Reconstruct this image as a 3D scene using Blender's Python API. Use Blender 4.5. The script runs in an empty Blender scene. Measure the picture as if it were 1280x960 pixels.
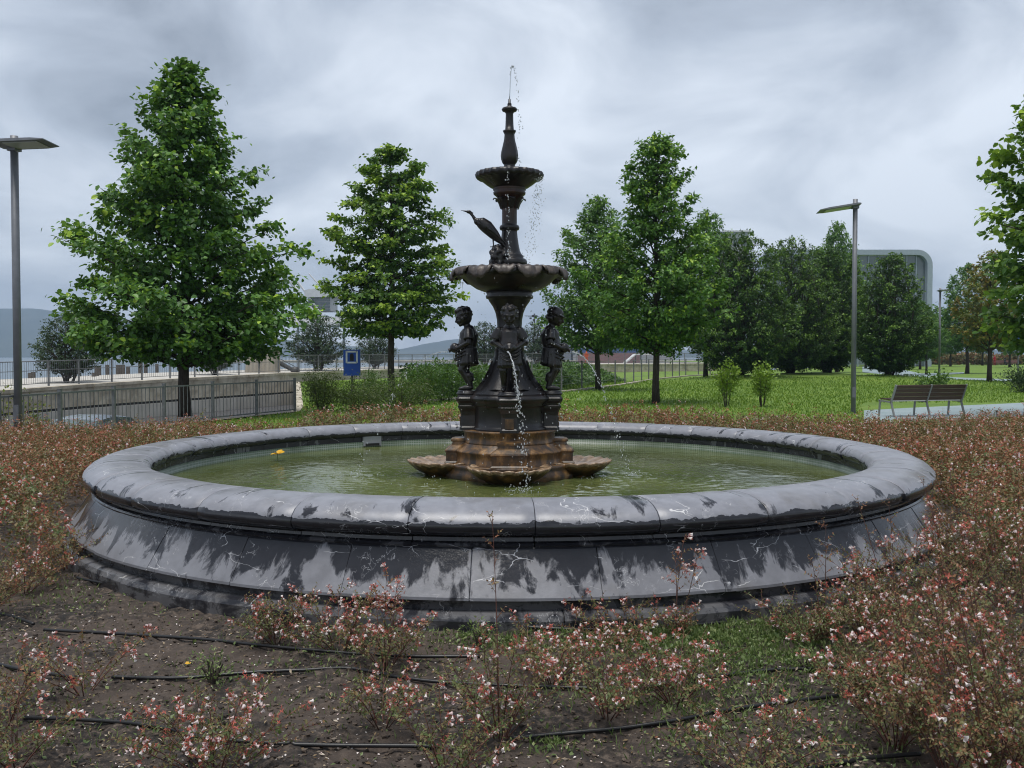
import bpy, bmesh, math, random
import numpy as np
from mathutils import Vector, Matrix

PI = math.pi
R = math.radians
scene = bpy.context.scene
C = scene.collection

# ------------------------------------------------------------------ camera
CAM_H, FPX, PITCH = 1.65, 1200.0, math.atan(35 / 1200.0)
cam_data = bpy.data.cameras.new('camera')
cam = bpy.data.objects.new('camera', cam_data)
C.objects.link(cam)
cam.location = (0, 0, CAM_H)
cam.rotation_euler = (PI / 2 - PITCH, 0, 0)
cam_data.sensor_width = 36
cam_data.lens = FPX / 1280 * 36
cam_data.clip_start = 0.05
cam_data.clip_end = 30000
scene.camera = cam

# ------------------------------------------------------------------ render / colour
scene.render.engine = 'CYCLES'
scene.cycles.use_denoising = True
scene.cycles.max_bounces = 8
scene.cycles.filter_width = 1.1
scene.cycles.transparent_max_bounces = 8
scene.cycles.volume_bounces = 0
scene.view_settings.view_transform = 'Standard'
scene.view_settings.look = 'None'
scene.view_settings.gamma = 1
scene.view_settings.use_curve_mapping = False
scene.view_settings.exposure = 1.22

# ------------------------------------------------------------------ sky and sun
SUN_EL, SUN_AZ = R(79), R(205)          # azimuth clockwise from +Y: a high veiled sun, a little behind the camera
world = bpy.data.worlds.new('World')
scene.world = world
world.use_nodes = True


def build_world():
    nt = world.node_tree
    nt.nodes.clear()
    n = nt.nodes.new
    L = nt.links.new
    out = n('ShaderNodeOutputWorld')
    bg = n('ShaderNodeBackground')
    bg.inputs['Strength'].default_value = 0.1
    sky = n('ShaderNodeTexSky')
    sky.sky_type = 'NISHITA'
    sky.sun_disc = False
    sky.sun_elevation = SUN_EL
    sky.sun_rotation = SUN_AZ
    sky.air_density = 1.0
    sky.dust_density = 2.0
    tc = n('ShaderNodeTexCoord')
    sep = n('ShaderNodeSeparateXYZ')
    L(tc.outputs['Generated'], sep.inputs[0])

    def math_(op, a, b=None, clamp=False):
        m = n('ShaderNodeMath')
        m.operation = op
        m.use_clamp = clamp
        for i, v in enumerate((a, b)):
            if v is None:
                continue
            if isinstance(v, (int, float)):
                m.inputs[i].default_value = v
            else:
                L(v, m.inputs[i])
        return m.outputs[0]
    zp = math_('ADD', math_('MAXIMUM', sep.outputs[2], 0.0), 0.42)
    u = math_('DIVIDE', sep.outputs[0], zp)
    v = math_('DIVIDE', sep.outputs[1], zp)
    cmb = n('ShaderNodeCombineXYZ')
    L(u, cmb.inputs[0])
    L(v, cmb.inputs[1])
    cmb.inputs[2].default_value = 3.7

    def noise(scale, detail, rough, dist, loc):
        mp = n('ShaderNodeMapping')
        mp.inputs['Location'].default_value = loc
        L(cmb.outputs[0], mp.inputs[0])
        t = n('ShaderNodeTexNoise')
        t.inputs['Scale'].default_value = scale
        t.inputs['Detail'].default_value = detail
        t.inputs['Roughness'].default_value = rough
        t.inputs['Distortion'].default_value = dist
        L(mp.outputs[0], t.inputs['Vector'])
        return t.outputs['Fac']
    big = noise(1.25, 3, 0.5, 0.4, (1.3, 0.4, 0))
    mid = noise(3.3, 8, 0.55, 0.5, (5.2, 2.1, 0))
    s = math_('ADD', math_('MULTIPLY', big, 0.55), math_('MULTIPLY', mid, 0.45))
    s = math_('ADD', s, math_('MULTIPLY', math_('SUBTRACT', 0.33, math_('MAXIMUM', sep.outputs[2], 0.0)), 0.16))
    ramp = n('ShaderNodeValToRGB')
    e = ramp.color_ramp.elements
    K = 7.1
    e[0].position, e[0].color = 0.40, (0.195 * K, 0.220 * K, 0.258 * K, 1)
    e[1].position, e[1].color = 0.63, (0.56 * K, 0.60 * K, 0.655 * K, 1)
    m_ = ramp.color_ramp.elements.new(0.50)
    m_.color = (0.335 * K, 0.372 * K, 0.430 * K, 1)
    L(s, ramp.inputs[0])
    mix = n('ShaderNodeMix')
    mix.data_type = 'RGBA'
    mix.inputs['Factor'].default_value = 0.93
    L(sky.outputs[0], mix.inputs[6])
    L(ramp.outputs[0], mix.inputs[7])
    L(mix.outputs[2], bg.inputs['Color'])
    L(bg.outputs[0], out.inputs[0])


build_world()
sun_data = bpy.data.lights.new('sun', 'SUN')
sun_data.energy = 1.5
sun_data.angle = R(36)
sun_data.color = (1.0, 0.965, 0.91)
sun = bpy.data.objects.new('sun', sun_data)
C.objects.link(sun)
sdir = Vector((math.sin(SUN_AZ) * math.cos(SUN_EL), math.cos(SUN_AZ) * math.cos(SUN_EL), math.sin(SUN_EL)))
sun.rotation_euler = sdir.to_track_quat('Z', 'Y').to_euler()


# ------------------------------------------------------------------ pixels of the photograph to world
def ray(px, py):
    cp, sp = math.cos(PITCH), math.sin(PITCH)
    a, b = (px - 640) / FPX, (480 - py) / FPX
    return Vector((a, cp + b * sp, -sp + b * cp))


def at(px, py, Y):
    d = ray(px, py)
    return Vector((0, 0, CAM_H)) + d * (Y / d.y)


def gnd(px, py, z=0.0):
    d = ray(px, py)
    return Vector((0, 0, CAM_H)) + d * ((z - CAM_H) / d.z)


# ------------------------------------------------------------------ mesh helpers
def vnoise(x, y, seed=0, octaves=4, rough=0.5):
    """lattice value noise, -1..1"""
    x = np.asarray(x, float)
    y = np.asarray(y, float)
    tot = np.zeros(np.broadcast(x, y).shape)
    amp, norm = 1.0, 0.0
    tab = np.random.default_rng(seed).uniform(-1, 1, (256, 256))
    for o in range(octaves):
        xx, yy = x * 2 ** o + 17.3 * o, y * 2 ** o + 9.1 * o
        xi, yi = np.floor(xx).astype(int), np.floor(yy).astype(int)
        fx, fy = xx - xi, yy - yi
        fx, fy = fx * fx * (3 - 2 * fx), fy * fy * (3 - 2 * fy)
        g = lambda a, b: tab[a & 255, b & 255]
        tot += amp * ((g(xi, yi) * (1 - fx) + g(xi + 1, yi) * fx) * (1 - fy) + (g(xi, yi + 1) * (1 - fx) + g(xi + 1, yi + 1) * fx) * fy)
        norm += amp
        amp *= rough
    return tot / norm


class Geo:
    def __init__(self):
        self.v, self.f, self.m, self.t, self.n = [], [], [], [], 0

    def add(self, verts, faces, mat=0, tint=0.5):
        """verts (n,3); faces an (m,k) array or a list of such arrays"""
        verts = np.asarray(verts, float).reshape(-1, 3)
        if not isinstance(faces, list):
            faces = [faces]
        for fa in faces:
            fa = np.asarray(fa, int)
            if fa.size == 0:
                continue
            self.f.append(fa + self.n)
            self.m.append(np.full(len(fa), mat, int))
            self.t.append(np.broadcast_to(np.asarray(tint, float), (len(fa),)).copy())
        self.v.append(verts)
        self.n += len(verts)
        return self

    def box(self, c, s, rz=0.0, mat=0, M=None, tint=0.5):
        h = np.array(s) / 2.0
        v = np.array([[x, y, z] for x in (-1, 1) for y in (-1, 1) for z in (-1, 1)]) * h
        if M is not None:
            v = v @ np.array(M.to_3x3()).T
        elif rz:
            ca, sa = math.cos(rz), math.sin(rz)
            v = v @ np.array([[ca, sa, 0], [-sa, ca, 0], [0, 0, 1]])
        v = v + np.array(c)
        return self.add(v, np.array([[0, 1, 3, 2], [4, 6, 7, 5], [0, 4, 5, 1], [2, 3, 7, 6], [0, 2, 6, 4], [1, 5, 7, 3]]), mat, tint)

    def tube(self, pts, rad, n=8, mat=0, cap=True, rounded=False, tint=0.5):
        pts = [Vector(p) for p in pts]
        if isinstance(rad, (int, float)):
            rad = [rad] * len(pts)
        rad = list(rad)
        if rounded:
            d0 = (pts[0] - pts[1]).normalized()
            d1 = (pts[-1] - pts[-2]).normalized()
            a, b = [], []
            for k in (1.0, 0.8, 0.45):
                a.append((pts[0] + d0 * rad[0] * k, rad[0] * math.sqrt(max(0.0004, 1 - k * k))))
                b.insert(0, (pts[-1] + d1 * rad[-1] * k, rad[-1] * math.sqrt(max(0.0004, 1 - k * k))))
            pts = [p for p, _ in a] + pts + [p for p, _ in b]
            rad = [r for _, r in a] + rad + [r for _, r in b]
        V = []
        up = None
        for i, p in enumerate(pts):
            t = (pts[min(i + 1, len(pts) - 1)] - pts[max(i - 1, 0)])
            t = t.normalized() if t.length > 1e-9 else Vector((0, 0, 1))
            if up is None:
                up = Vector((0, 0, 1)) if abs(t.z) < 0.9 else Vector((1, 0, 0))
            a = up - t * up.dot(t)
            a = a.normalized() if a.length > 1e-6 else t.orthogonal().normalized()
            b = t.cross(a)
            up = a
            for k in range(n):
                an = 2 * PI * k / n
                V.append(p + (a * math.cos(an) + b * math.sin(an)) * rad[i])
        m = len(pts)
        F = []
        for i in range(m - 1):
            for k in range(n):
                F.append([i * n + k, i * n + (k + 1) % n, (i + 1) * n + (k + 1) % n, (i + 1) * n + k])
        fs = [np.array(F)]
        if cap:
            fs.append(np.array([list(range(n))[::-1], [(m - 1) * n + k for k in range(n)]]))
        return self.add(np.array([tuple(v) for v in V]), fs, mat, tint)

    def ellipsoid(self, c, r, rot=None, nu=12, nv=8, mat=0, tint=0.5, bump=0.0, seed=0):
        V, F = [], []
        rg = np.random.default_rng(seed)
        for j in range(1, nv):
            ph = PI * j / nv
            for i in range(nu):
                th = 2 * PI * i / nu
                k = 1 + bump * rg.uniform(-1, 1)
                V.append((math.sin(ph) * math.cos(th) * k, math.sin(ph) * math.sin(th) * k, math.cos(ph) * k))
        V += [(0, 0, 1), (0, 0, -1)]
        for j in range(nv - 2):
            for i in range(nu):
                F.append([j * nu + i, (j + 1) * nu + i, (j + 1) * nu + (i + 1) % nu, j * nu + (i + 1) % nu])
        T = []
        t, b = len(V) - 2, len(V) - 1
        for i in range(nu):
            T.append([t, i, (i + 1) % nu])
            T.append([b, (nv - 2) * nu + (i + 1) % nu, (nv - 2) * nu + i])
        V = np.array(V) * np.array(r)
        if rot is not None:
            V = V @ np.array(rot.to_3x3()).T
        return self.add(V + np.array(c), [np.array(F), np.array(T)], mat, tint)

    def lathe(self, prof, n=48, rf=None, mat=0, c=(0, 0, 0), close=False, tint=0.5):
        """prof [(r,z)]; rf(theta array, index, r, z) -> r, z arrays"""
        th = np.arange(n) * 2 * PI / n
        V = []
        for i, (r, z) in enumerate(prof):
            rr, zz = (np.full(n, r), np.full(n, z)) if rf is None else rf(th, i, r, z)
            V.append(np.stack([rr * np.cos(th), rr * np.sin(th), zz + 0 * th], 1))
        m = len(prof)
        idx = np.arange(m * n).reshape(m, n)
        if close:
            idx = np.vstack([idx, idx[:1]])
        a = idx[:-1]
        b = idx[1:]
        F = np.stack([a, np.roll(a, -1, 1), np.roll(b, -1, 1), b], -1).reshape(-1, 4)
        return self.add(np.vstack(V) + np.array(c), F, mat, tint)

    def sector(self, prof, a0, a1, n=8, bev=0.006, mat=0):
        """closed profile polygon [(r,z)] swept over an angle, with chamfered ends"""
        P = np.array(prof, float)
        cen = P.mean(0)
        rm = P[:, 0].mean()
        da = bev / rm
        angs = [a0, a0 + da] + [a0 + (a1 - a0) * k / n for k in range(1, n)] + [a1 - da, a1]
        V = []
        for i, a in enumerate(angs):
            Q = P.copy()
            if i in (0, len(angs) - 1):
                d = cen - P
                Q = P + d / np.linalg.norm(d, axis=1)[:, None] * bev
            V.append(np.stack([Q[:, 0] * math.cos(a), Q[:, 0] * math.sin(a), Q[:, 1]], 1))
        k, m = len(P), len(angs)
        idx = np.arange(m * k).reshape(m, k)
        a, b = idx[:-1], idx[1:]
        F = np.stack([a, b, np.roll(b, -1, 1), np.roll(a, -1, 1)], -1).reshape(-1, 4)
        caps = np.array([idx[0], idx[-1][::-1]])
        return self.add(np.vstack(V), [F, caps], mat)

    def mesh(self, name, mats, smooth=False):
        me = bpy.data.meshes.new(name)
        v = np.vstack(self.v)
        me.vertices.add(len(v))
        me.vertices.foreach_set('co', v.ravel())
        sizes = np.concatenate([np.full(len(f), f.shape[1], int) for f in self.f])
        loops = np.concatenate([f.ravel() for f in self.f])
        me.loops.add(len(loops))
        me.loops.foreach_set('vertex_index', loops)
        me.polygons.add(len(sizes))
        me.polygons.foreach_set('loop_start', np.concatenate([[0], np.cumsum(sizes)[:-1]]))
        me.polygons.foreach_set('material_index', np.concatenate(self.m))
        me.polygons.foreach_set('use_smooth', np.full(len(sizes), smooth))
        at_ = me.attributes.new('tint', 'FLOAT', 'FACE')
        at_.data.foreach_set('value', np.concatenate(self.t))
        for m in (mats if isinstance(mats, (list, tuple)) else [mats]):
            me.materials.append(MAT[m] if isinstance(m, str) else m)
        me.update(calc_edges=True)
        return me

    def build(self, name, mats, parent=None, smooth=False, loc=None):
        o = bpy.data.objects.new(name, self.mesh(name, mats, smooth))
        C.objects.link(o)
        if parent is not None:
            o.parent = parent
        if loc is not None:
            o.location = loc
        return o


def fix_normals(o):
    bm = bmesh.new()
    bm.from_mesh(o.data)
    bmesh.ops.recalc_face_normals(bm, faces=bm.faces)
    bm.to_mesh(o.data)
    bm.free()
    return o


def remesh(o, voxel, smooth_iter=2, fac=0.5):
    """fuse the overlapping shells of an object into one continuous skin"""
    fix_normals(o)
    m = o.modifiers.new('r', 'REMESH')
    m.mode = 'VOXEL'
    m.voxel_size = voxel
    m.use_smooth_shade = True
    if smooth_iter:
        s = o.modifiers.new('s', 'SMOOTH')
        s.iterations = smooth_iter
        s.factor = fac
    dg = bpy.context.evaluated_depsgraph_get()
    me = bpy.data.meshes.new_from_object(o.evaluated_get(dg))
    mats = list(o.data.materials)
    o.modifiers.clear()
    old = o.data
    o.data = me
    bpy.data.meshes.remove(old)
    if not len(me.materials):
        for mm in mats:
            me.materials.append(mm)
    return o


def tag(o, label=None, cat=None, group=None, kind=None):
    if label:
        o['label'] = label
    if cat:
        o['category'] = cat
    if group:
        o['group'] = group
    if kind:
        o['kind'] = kind
    return o


def thing(name, label, cat, loc=(0, 0, 0), rz=0.0, group=None):
    o = bpy.data.objects.new(name, None)
    o.empty_display_size = 0.2
    C.objects.link(o)
    o.location = loc
    o.rotation_euler = (0, 0, rz)
    return tag(o, label, cat, group)


def part(name, me, parent, loc=(0, 0, 0), rot=(0, 0, 0), scale=None):
    o = bpy.data.objects.new(name, me)
    C.objects.link(o)
    o.parent = parent
    o.location = loc
    o.rotation_euler = rot
    if scale is not None:
        o.scale = scale
    return o


def copy_tree(o, parent=None):
    c = o.copy()
    C.objects.link(c)
    c.parent = parent
    for ch in o.children:
        copy_tree(ch, c)
    return c


# ------------------------------------------------------------------ materials
MAT = {}


class NT:
    def __init__(self, name):
        self.m = bpy.data.materials.new(name)
        self.m.use_nodes = True
        MAT[name] = self.m
        self.nt = self.m.node_tree
        self.b = self.nt.nodes['Principled BSDF']
        self.out = self.nt.nodes['Material Output']

    def n(self, typ, **kw):
        nd = self.nt.nodes.new('ShaderNode' + typ)
        for k, v in kw.items():
            k2 = k.replace('_', ' ')
            if k2 in nd.inputs:
                self.set(nd.inputs[k2], v)
            else:
                setattr(nd, k, v)
        return nd

    def set(self, inp, v):
        if isinstance(v, bpy.types.NodeSocket):
            self.nt.links.new(v, inp)
        elif isinstance(v, tuple) and len(v) == 3 and inp.type == 'RGBA':
            inp.default_value = (*v, 1)
        else:
            inp.default_value = v

    def pos(self):
        return self.n('NewGeometry').outputs['Position']

    def obj(self):
        return self.n('TexCoord').outputs['Object']

    def map(self, vec, scale=(1, 1, 1), loc=(0, 0, 0)):
        m = self.n('Mapping')
        self.set(m.inputs[0], vec)
        m.inputs['Scale'].default_value = scale
        m.inputs['Location'].default_value = loc
        return m.outputs[0]

    def noise(self, vec, scale=5.0, detail=4.0, rough=0.5, dist=0.0):
        t = self.n('TexNoise', Scale=scale, Detail=detail, Roughness=rough, Distortion=dist)
        self.set(t.inputs['Vector'], vec)
        return t.outputs['Fac']

    def ramp(self, fac, *stops, interp='LINEAR'):
        r = self.n('ValToRGB')
        cr = r.color_ramp
        cr.interpolation = interp
        while len(cr.elements) < len(stops):
            cr.elements.new(0.5)
        for e, (p, c) in zip(cr.elements, stops):
            e.position = p
            e.color = (*c, 1) if isinstance(c, tuple) else (c, c, c, 1)
        self.set(r.inputs[0], fac)
        return r.outputs[0]

    def mix(self, fac, a, b, blend='MIX'):
        m = self.n('Mix')
        m.data_type = 'RGBA'
        m.blend_type = blend
        self.set(m.inputs[0], fac)
        self.set(m.inputs[6], a)
        self.set(m.inputs[7], b)
        return m.outputs[2]

    def math(self, op, a, b=0.0, clamp=False):
        m = self.n('Math')
        m.operation = op
        m.use_clamp = clamp
        self.set(m.inputs[0], a)
        self.set(m.inputs[1], b)
        return m.outputs[0]

    def bump(self, h, strength=0.3, dist=0.01, normal=None):
        b = self.n('Bump', Strength=strength, Distance=dist)
        self.set(b.inputs['Height'], h)
        if normal is not None:
            self.set(b.inputs['Normal'], normal)
        return b.outputs[0]

    def p(self, **kw):
        for k, v in kw.items():
            self.set(self.b.inputs[k.replace('_', ' ')], v)
        return self

    def tint(self):
        a = self.n('Attribute')
        a.attribute_name = 'tint'
        return a.outputs['Fac']

    def z(self, vec):
        s = self.n('SeparateXYZ')
        self.set(s.inputs[0], vec)
        return s.outputs[2]


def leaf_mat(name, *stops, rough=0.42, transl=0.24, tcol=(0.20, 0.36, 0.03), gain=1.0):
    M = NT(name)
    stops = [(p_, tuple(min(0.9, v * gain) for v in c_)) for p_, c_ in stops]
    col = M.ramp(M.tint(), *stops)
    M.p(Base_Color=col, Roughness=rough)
    M.b.inputs['Specular IOR Level'].default_value = 0.35
    tr = M.n('BsdfTranslucent')
    M.set(tr.inputs[0], M.mix(0.5, col, tcol))
    ms = M.n('MixShader')
    ms.inputs[0].default_value = transl
    M.nt.links.new(M.b.outputs[0], ms.inputs[1])
    M.nt.links.new(tr.outputs[0], ms.inputs[2])
    M.nt.links.new(ms.outputs[0], M.out.inputs[0])


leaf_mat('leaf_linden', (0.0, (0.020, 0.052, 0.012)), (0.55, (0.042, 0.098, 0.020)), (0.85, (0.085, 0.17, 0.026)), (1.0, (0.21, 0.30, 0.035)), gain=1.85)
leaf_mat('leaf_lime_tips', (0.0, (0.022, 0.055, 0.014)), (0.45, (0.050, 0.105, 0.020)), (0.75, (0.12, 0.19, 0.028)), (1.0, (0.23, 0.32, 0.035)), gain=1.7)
leaf_mat('leaf_hornbeam', (0.0, (0.010, 0.028, 0.008)), (0.6, (0.030, 0.072, 0.014)), (1.0, (0.13, 0.22, 0.032)), gain=1.35)
leaf_mat('leaf_far_green', (0.0, (0.032, 0.080, 0.022)), (0.6, (0.060, 0.130, 0.030)), (1.0, (0.12, 0.21, 0.04)), gain=1.4)
leaf_mat('leaf_evergreen', (0.0, (0.014, 0.030, 0.017)), (0.6, (0.028, 0.055, 0.026)), (1.0, (0.060, 0.100, 0.045)), transl=0.12)
leaf_mat('leaf_yellowing', (0.0, (0.060, 0.105, 0.020)), (0.55, (0.125, 0.165, 0.028)), (0.85, (0.24, 0.22, 0.04)), (1.0, (0.28, 0.18, 0.045)), tcol=(0.3, 0.25, 0.04))
leaf_mat('leaf_lime', (0.0, (0.085, 0.17, 0.022)), (1.0, (0.26, 0.38, 0.045)), tcol=(0.3, 0.45, 0.05))
leaf_mat('leaf_olive', (0.0, (0.038, 0.058, 0.018)), (0.6, (0.070, 0.095, 0.028)), (1.0, (0.13, 0.15, 0.045)))
leaf_mat('leaf_ivy', (0.0, (0.025, 0.065, 0.016)), (1.0, (0.10, 0.19, 0.04)))
leaf_mat('leaf_abelia', (0.0, (0.055, 0.085, 0.026)), (0.35, (0.098, 0.112, 0.040)), (0.65, (0.140, 0.105, 0.046)), (1.0, (0.205, 0.090, 0.044)), tcol=(0.22, 0.12, 0.045), transl=0.25, gain=1.45)
leaf_mat('leaf_weed', (0.0, (0.070, 0.115, 0.035)), (0.6, (0.135, 0.19, 0.065)), (1.0, (0.27, 0.32, 0.13)))
leaf_mat('grass_blade', (0.0, (0.070, 0.140, 0.016)), (0.6, (0.140, 0.232, 0.024)), (1.0, (0.24, 0.31, 0.05)), gain=1.15)
leaf_mat('sepal', (0.0, (0.36, 0.070, 0.055)), (1.0, (0.56, 0.16, 0.115)), tcol=(0.45, 0.12, 0.08))
leaf_mat('petal', (0.0, (0.74, 0.56, 0.55)), (0.5, (0.82, 0.74, 0.72)), (1.0, (0.88, 0.84, 0.80)), tcol=(0.9, 0.8, 0.78), rough=0.6)
leaf_mat('petal_yellow', (0.0, (0.70, 0.38, 0.015)), (1.0, (0.80, 0.50, 0.02)), tcol=(0.8, 0.5, 0.02))
leaf_mat('dry_leaf', (0.0, (0.12, 0.075, 0.035)), (0.5, (0.30, 0.22, 0.12)), (1.0, (0.50, 0.44, 0.36)), tcol=(0.3, 0.2, 0.1), transl=0.1)


def make_materials():
    # lawn
    M = NT('lawn')
    p = M.pos()
    a = M.noise(p, 0.35, 4, 0.6)
    b = M.noise(p, 9.0, 5, 0.7)
    c = M.ramp(a, (0.3, (0.090, 0.165, 0.016)), (0.55, (0.135, 0.225, 0.022)), (0.75, (0.185, 0.245, 0.035)))
    c = M.mix(M.ramp(b, (0.35, 0.0), (0.75, 0.28)), c, (0.065, 0.115, 0.014))
    M.p(Base_Color=c, Roughness=0.85, Normal=M.bump(M.noise(p, 40.0, 3, 0.7), 0.8, 0.03))
    # soil
    M = NT('soil')
    p = M.pos()
    a = M.noise(p, 1.3, 5, 0.6)
    b = M.noise(p, 22.0, 6, 0.7)
    c = M.ramp(b, (0.40, (0.007, 0.005, 0.004)), (0.51, (0.036, 0.026, 0.019)), (0.64, (0.150, 0.115, 0.088)))
    c = M.mix(M.ramp(a, (0.46, 0.0), (0.56, 0.7)), c, (0.095, 0.072, 0.058))
    M.p(Base_Color=c, Roughness=M.ramp(a, (0.35, 0.55), (0.6, 0.92)), Normal=M.bump(M.noise(p, 60.0, 6, 0.75), 0.9, 0.02))
    M = NT('clod')
    c = M.ramp(M.tint(), (0.0, (0.020, 0.014, 0.010)), (0.6, (0.085, 0.062, 0.046)), (0.9, (0.18, 0.15, 0.12)), (1.0, (0.32, 0.30, 0.27)))
    M.p(Base_Color=c, Roughness=0.85, Normal=M.bump(M.noise(M.pos(), 90, 4, 0.7), 0.6, 0.01))

    # basin marble: dark grey, white veins, wet and dry patches
    def marble(name, wet_lo, wet_hi, drip, dry=(0.125, 0.128, 0.146), top_wet=None, under=None):
        M = NT(name)
        p = M.pos()
        n1 = M.noise(p, 1.6, 5, 0.55, 0.6)
        sx = M.n('SeparateXYZ')
        M.set(sx.inputs[0], p)
        tang = M.math('ARCTAN2', M.math('SUBTRACT', sx.outputs[1], 9.6), sx.outputs[0])
        cv = M.n('CombineXYZ')
        M.set(cv.inputs[0], M.math('ADD', M.math('MULTIPLY', tang, 4.0), 13.0))
        M.set(cv.inputs[1], M.math('MULTIPLY', sx.outputs[2], drip))
        edge = M.noise(cv.outputs[0], 5.0, 6, 0.62, 0.4)
        wetv = M.math('ADD', M.math('MULTIPLY', edge, 1.1), 0.06)
        if top_wet is not None:
            z0, k = top_wet
            wetv = M.math('ADD', wetv, M.math('MULTIPLY', M.math('SUBTRACT', sx.outputs[2], z0), k))
        if under is not None:                     # underside: wet and the shade below the roll painted together, ragged edge
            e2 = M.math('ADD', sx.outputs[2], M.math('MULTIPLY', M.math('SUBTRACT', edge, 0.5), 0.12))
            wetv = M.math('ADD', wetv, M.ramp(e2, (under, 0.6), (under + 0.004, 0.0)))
        wet = M.ramp(wetv, (wet_lo, 0.0), (wet_hi, 1.0))
        g = M.noise(p, 9.0, 6, 0.65)
        dryc = M.mix(M.ramp(g, (0.35, 0.0), (0.7, 0.8)), dry, tuple(x * 1.45 for x in dry))
        brown = M.ramp(M.noise(M.map(p, (1, 1, 1), (3.1, 0, 0)), 2.1, 4, 0.6, 0.3), (0.56, 0.0), (0.75, 0.45))
        dryc = M.mix(brown, dryc, (0.105, 0.092, 0.072))
        wetc = M.mix(g, (0.010, 0.010, 0.013), (0.032, 0.033, 0.040))
        c = M.mix(wet, dryc, wetc)
        # veins: thin level lines of warped noise
        def cracks(scale, wid, stretch, loc, lo, hi, amp):
            q = M.map(p, stretch, loc)
            nz = M.n('TexNoise', Scale=5.0, Detail=3.0)
            M.set(nz.inputs['Vector'], q)
            ad = M.n('VectorMath')
            ad.operation = 'MULTIPLY_ADD'
            M.set(ad.inputs[0], nz.outputs['Color'])
            ad.inputs[1].default_value = (amp,) * 3
            M.set(ad.inputs[2], q)
            vo = M.n('TexVoronoi', feature='DISTANCE_TO_EDGE', Scale=scale)
            M.set(vo.inputs['Vector'], ad.outputs[0])
            wv = M.math('MULTIPLY', M.noise(p, 6.0, 2, 0.5), wid * 2)
            ln = M.math('LESS_THAN', vo.outputs['Distance'], wv)
            return M.math('MULTIPLY', ln, M.ramp(M.noise(M.map(p, (1, 1, 1), loc), 3.4, 3, 0.6), (lo, 0.0), (hi, 1.0)))
        def strokes(rot, loc, lo):
            mp = M.n('Mapping')
            M.set(mp.inputs[0], p)
            mp.inputs['Rotation'].default_value = rot
            mp.inputs['Location'].default_value = loc
            mp.inputs['Scale'].default_value = (9.0, 2.2, 9.0)
            nz = M.noise(mp.outputs[0], 1.6, 4, 0.55, 0.5)
            ln = M.ramp(M.math('ABSOLUTE', M.math('SUBTRACT', nz, 0.56)), (0.0, 0.75), (0.010, 0.0))
            return M.math('MULTIPLY', ln, M.ramp(M.noise(M.map(p, (1, 1, 1), loc), 2.6, 3, 0.6), (lo, 0.0), (lo + 0.07, 1.0)))
        vv = M.math('MAXIMUM', cracks(1.9, 0.004, (1.0, 1.0, 2.6), (0, 0, 0), 0.52, 0.60, 0.22), M.math('MAXIMUM', strokes((0.3, 0.5, 0.9), (2, 1, 5), 0.57), strokes((-0.2, -0.6, 0.4), (9, 4, 2), 0.59)))
        c = M.mix(vv, c, M.mix(wet, (0.55, 0.55, 0.56), (0.45, 0.46, 0.49)))
        rough = M.mix(wet, M.mix(g, (0.26,) * 3, (0.42,) * 3), (0.10, 0.10, 0.10))
        M.p(Base_Color=c, Roughness=rough, Normal=M.bump(M.noise(p, 30, 5, 0.7), 0.12, 0.01))
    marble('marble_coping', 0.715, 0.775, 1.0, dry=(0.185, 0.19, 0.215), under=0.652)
    marble('marble_neck_shade', 0.50, 0.56, 1.0, dry=(0.05, 0.05, 0.056))  # darker stone: shade under the coping painted in, along with wet
    marble('marble_panel', 0.580, 0.650, 0.6, dry=(0.150, 0.153, 0.170), top_wet=(0.335, 1.05))
    marble('marble_plinth', 0.56, 0.68, 1.5, dry=(0.085, 0.085, 0.09))
    marble('marble_inner', 0.50, 0.53, 0.35, dry=(0.12, 0.125, 0.125))
    M = NT('joint')
    M.p(Base_Color=(0.012, 0.012, 0.012), Roughness=0.8)
    # tile band
    M = NT('mosaic_tile')
    p = M.pos()
    sx = M.n('SeparateXYZ')
    M.set(sx.inputs[0], p)
    tang = M.math('ARCTAN2', M.math('SUBTRACT', sx.outputs[1], 9.6), sx.outputs[0])
    cv = M.n('CombineXYZ')
    M.set(cv.inputs[0], M.math('MULTIPLY', tang, 3.42))
    M.set(cv.inputs[1], sx.outputs[2])
    br = M.n('TexBrick', offset=0.0, Scale=1.0, Color1=(0.10, 0.16, 0.09), Color2=(0.16, 0.21, 0.13), Mortar=(0.36, 0.40, 0.33), Mortar_Size=0.0035, Brick_Width=0.032, Row_Height=0.027)
    M.set(br.inputs['Vector'], cv.outputs[0])
    M.p(Base_Color=M.mix(M.ramp(M.noise(p, 3, 4), (0.4, 0.0), (0.7, 0.6)), br.outputs['Color'], (0.05, 0.075, 0.03)), Roughness=0.3)
    # pond water
    M = NT('pond_water')
    p = M.pos()
    c = M.ramp(M.noise(p, 0.8, 4, 0.6), (0.35, (0.055, 0.072, 0.020)), (0.7, (0.125, 0.145, 0.052)))
    M.p(Base_Color=c, Roughness=0.05, IOR=1.33)
    M.p(Normal=M.bump(M.noise(M.map(p, (1, 1, 1)), 11.0, 3, 0.55, 0.4), 0.16, 0.03))
    # iron
    M = NT('iron')
    p = M.pos()
    z = M.z(p)
    a = M.noise(p, 6, 5, 0.6)
    b = M.noise(M.map(p, (1, 1, 0.25)), 9, 5, 0.6)
    c = M.ramp(a, (0.3, (0.0065, 0.006, 0.0068)), (0.7, (0.018, 0.0155, 0.016)))
    rust = M.ramp(b, (0.55, 0.0), (0.72, 0.55))
    c = M.mix(rust, c, (0.042, 0.022, 0.017))
    M.p(Base_Color=c, Roughness=M.ramp(a, (0.3, 0.24), (0.7, 0.42)), Metallic=0.0, Normal=M.bump(M.noise(p, 70, 4, 0.7), 0.25, 0.006))
    M = NT('iron_worn')
    p = M.pos()
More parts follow.
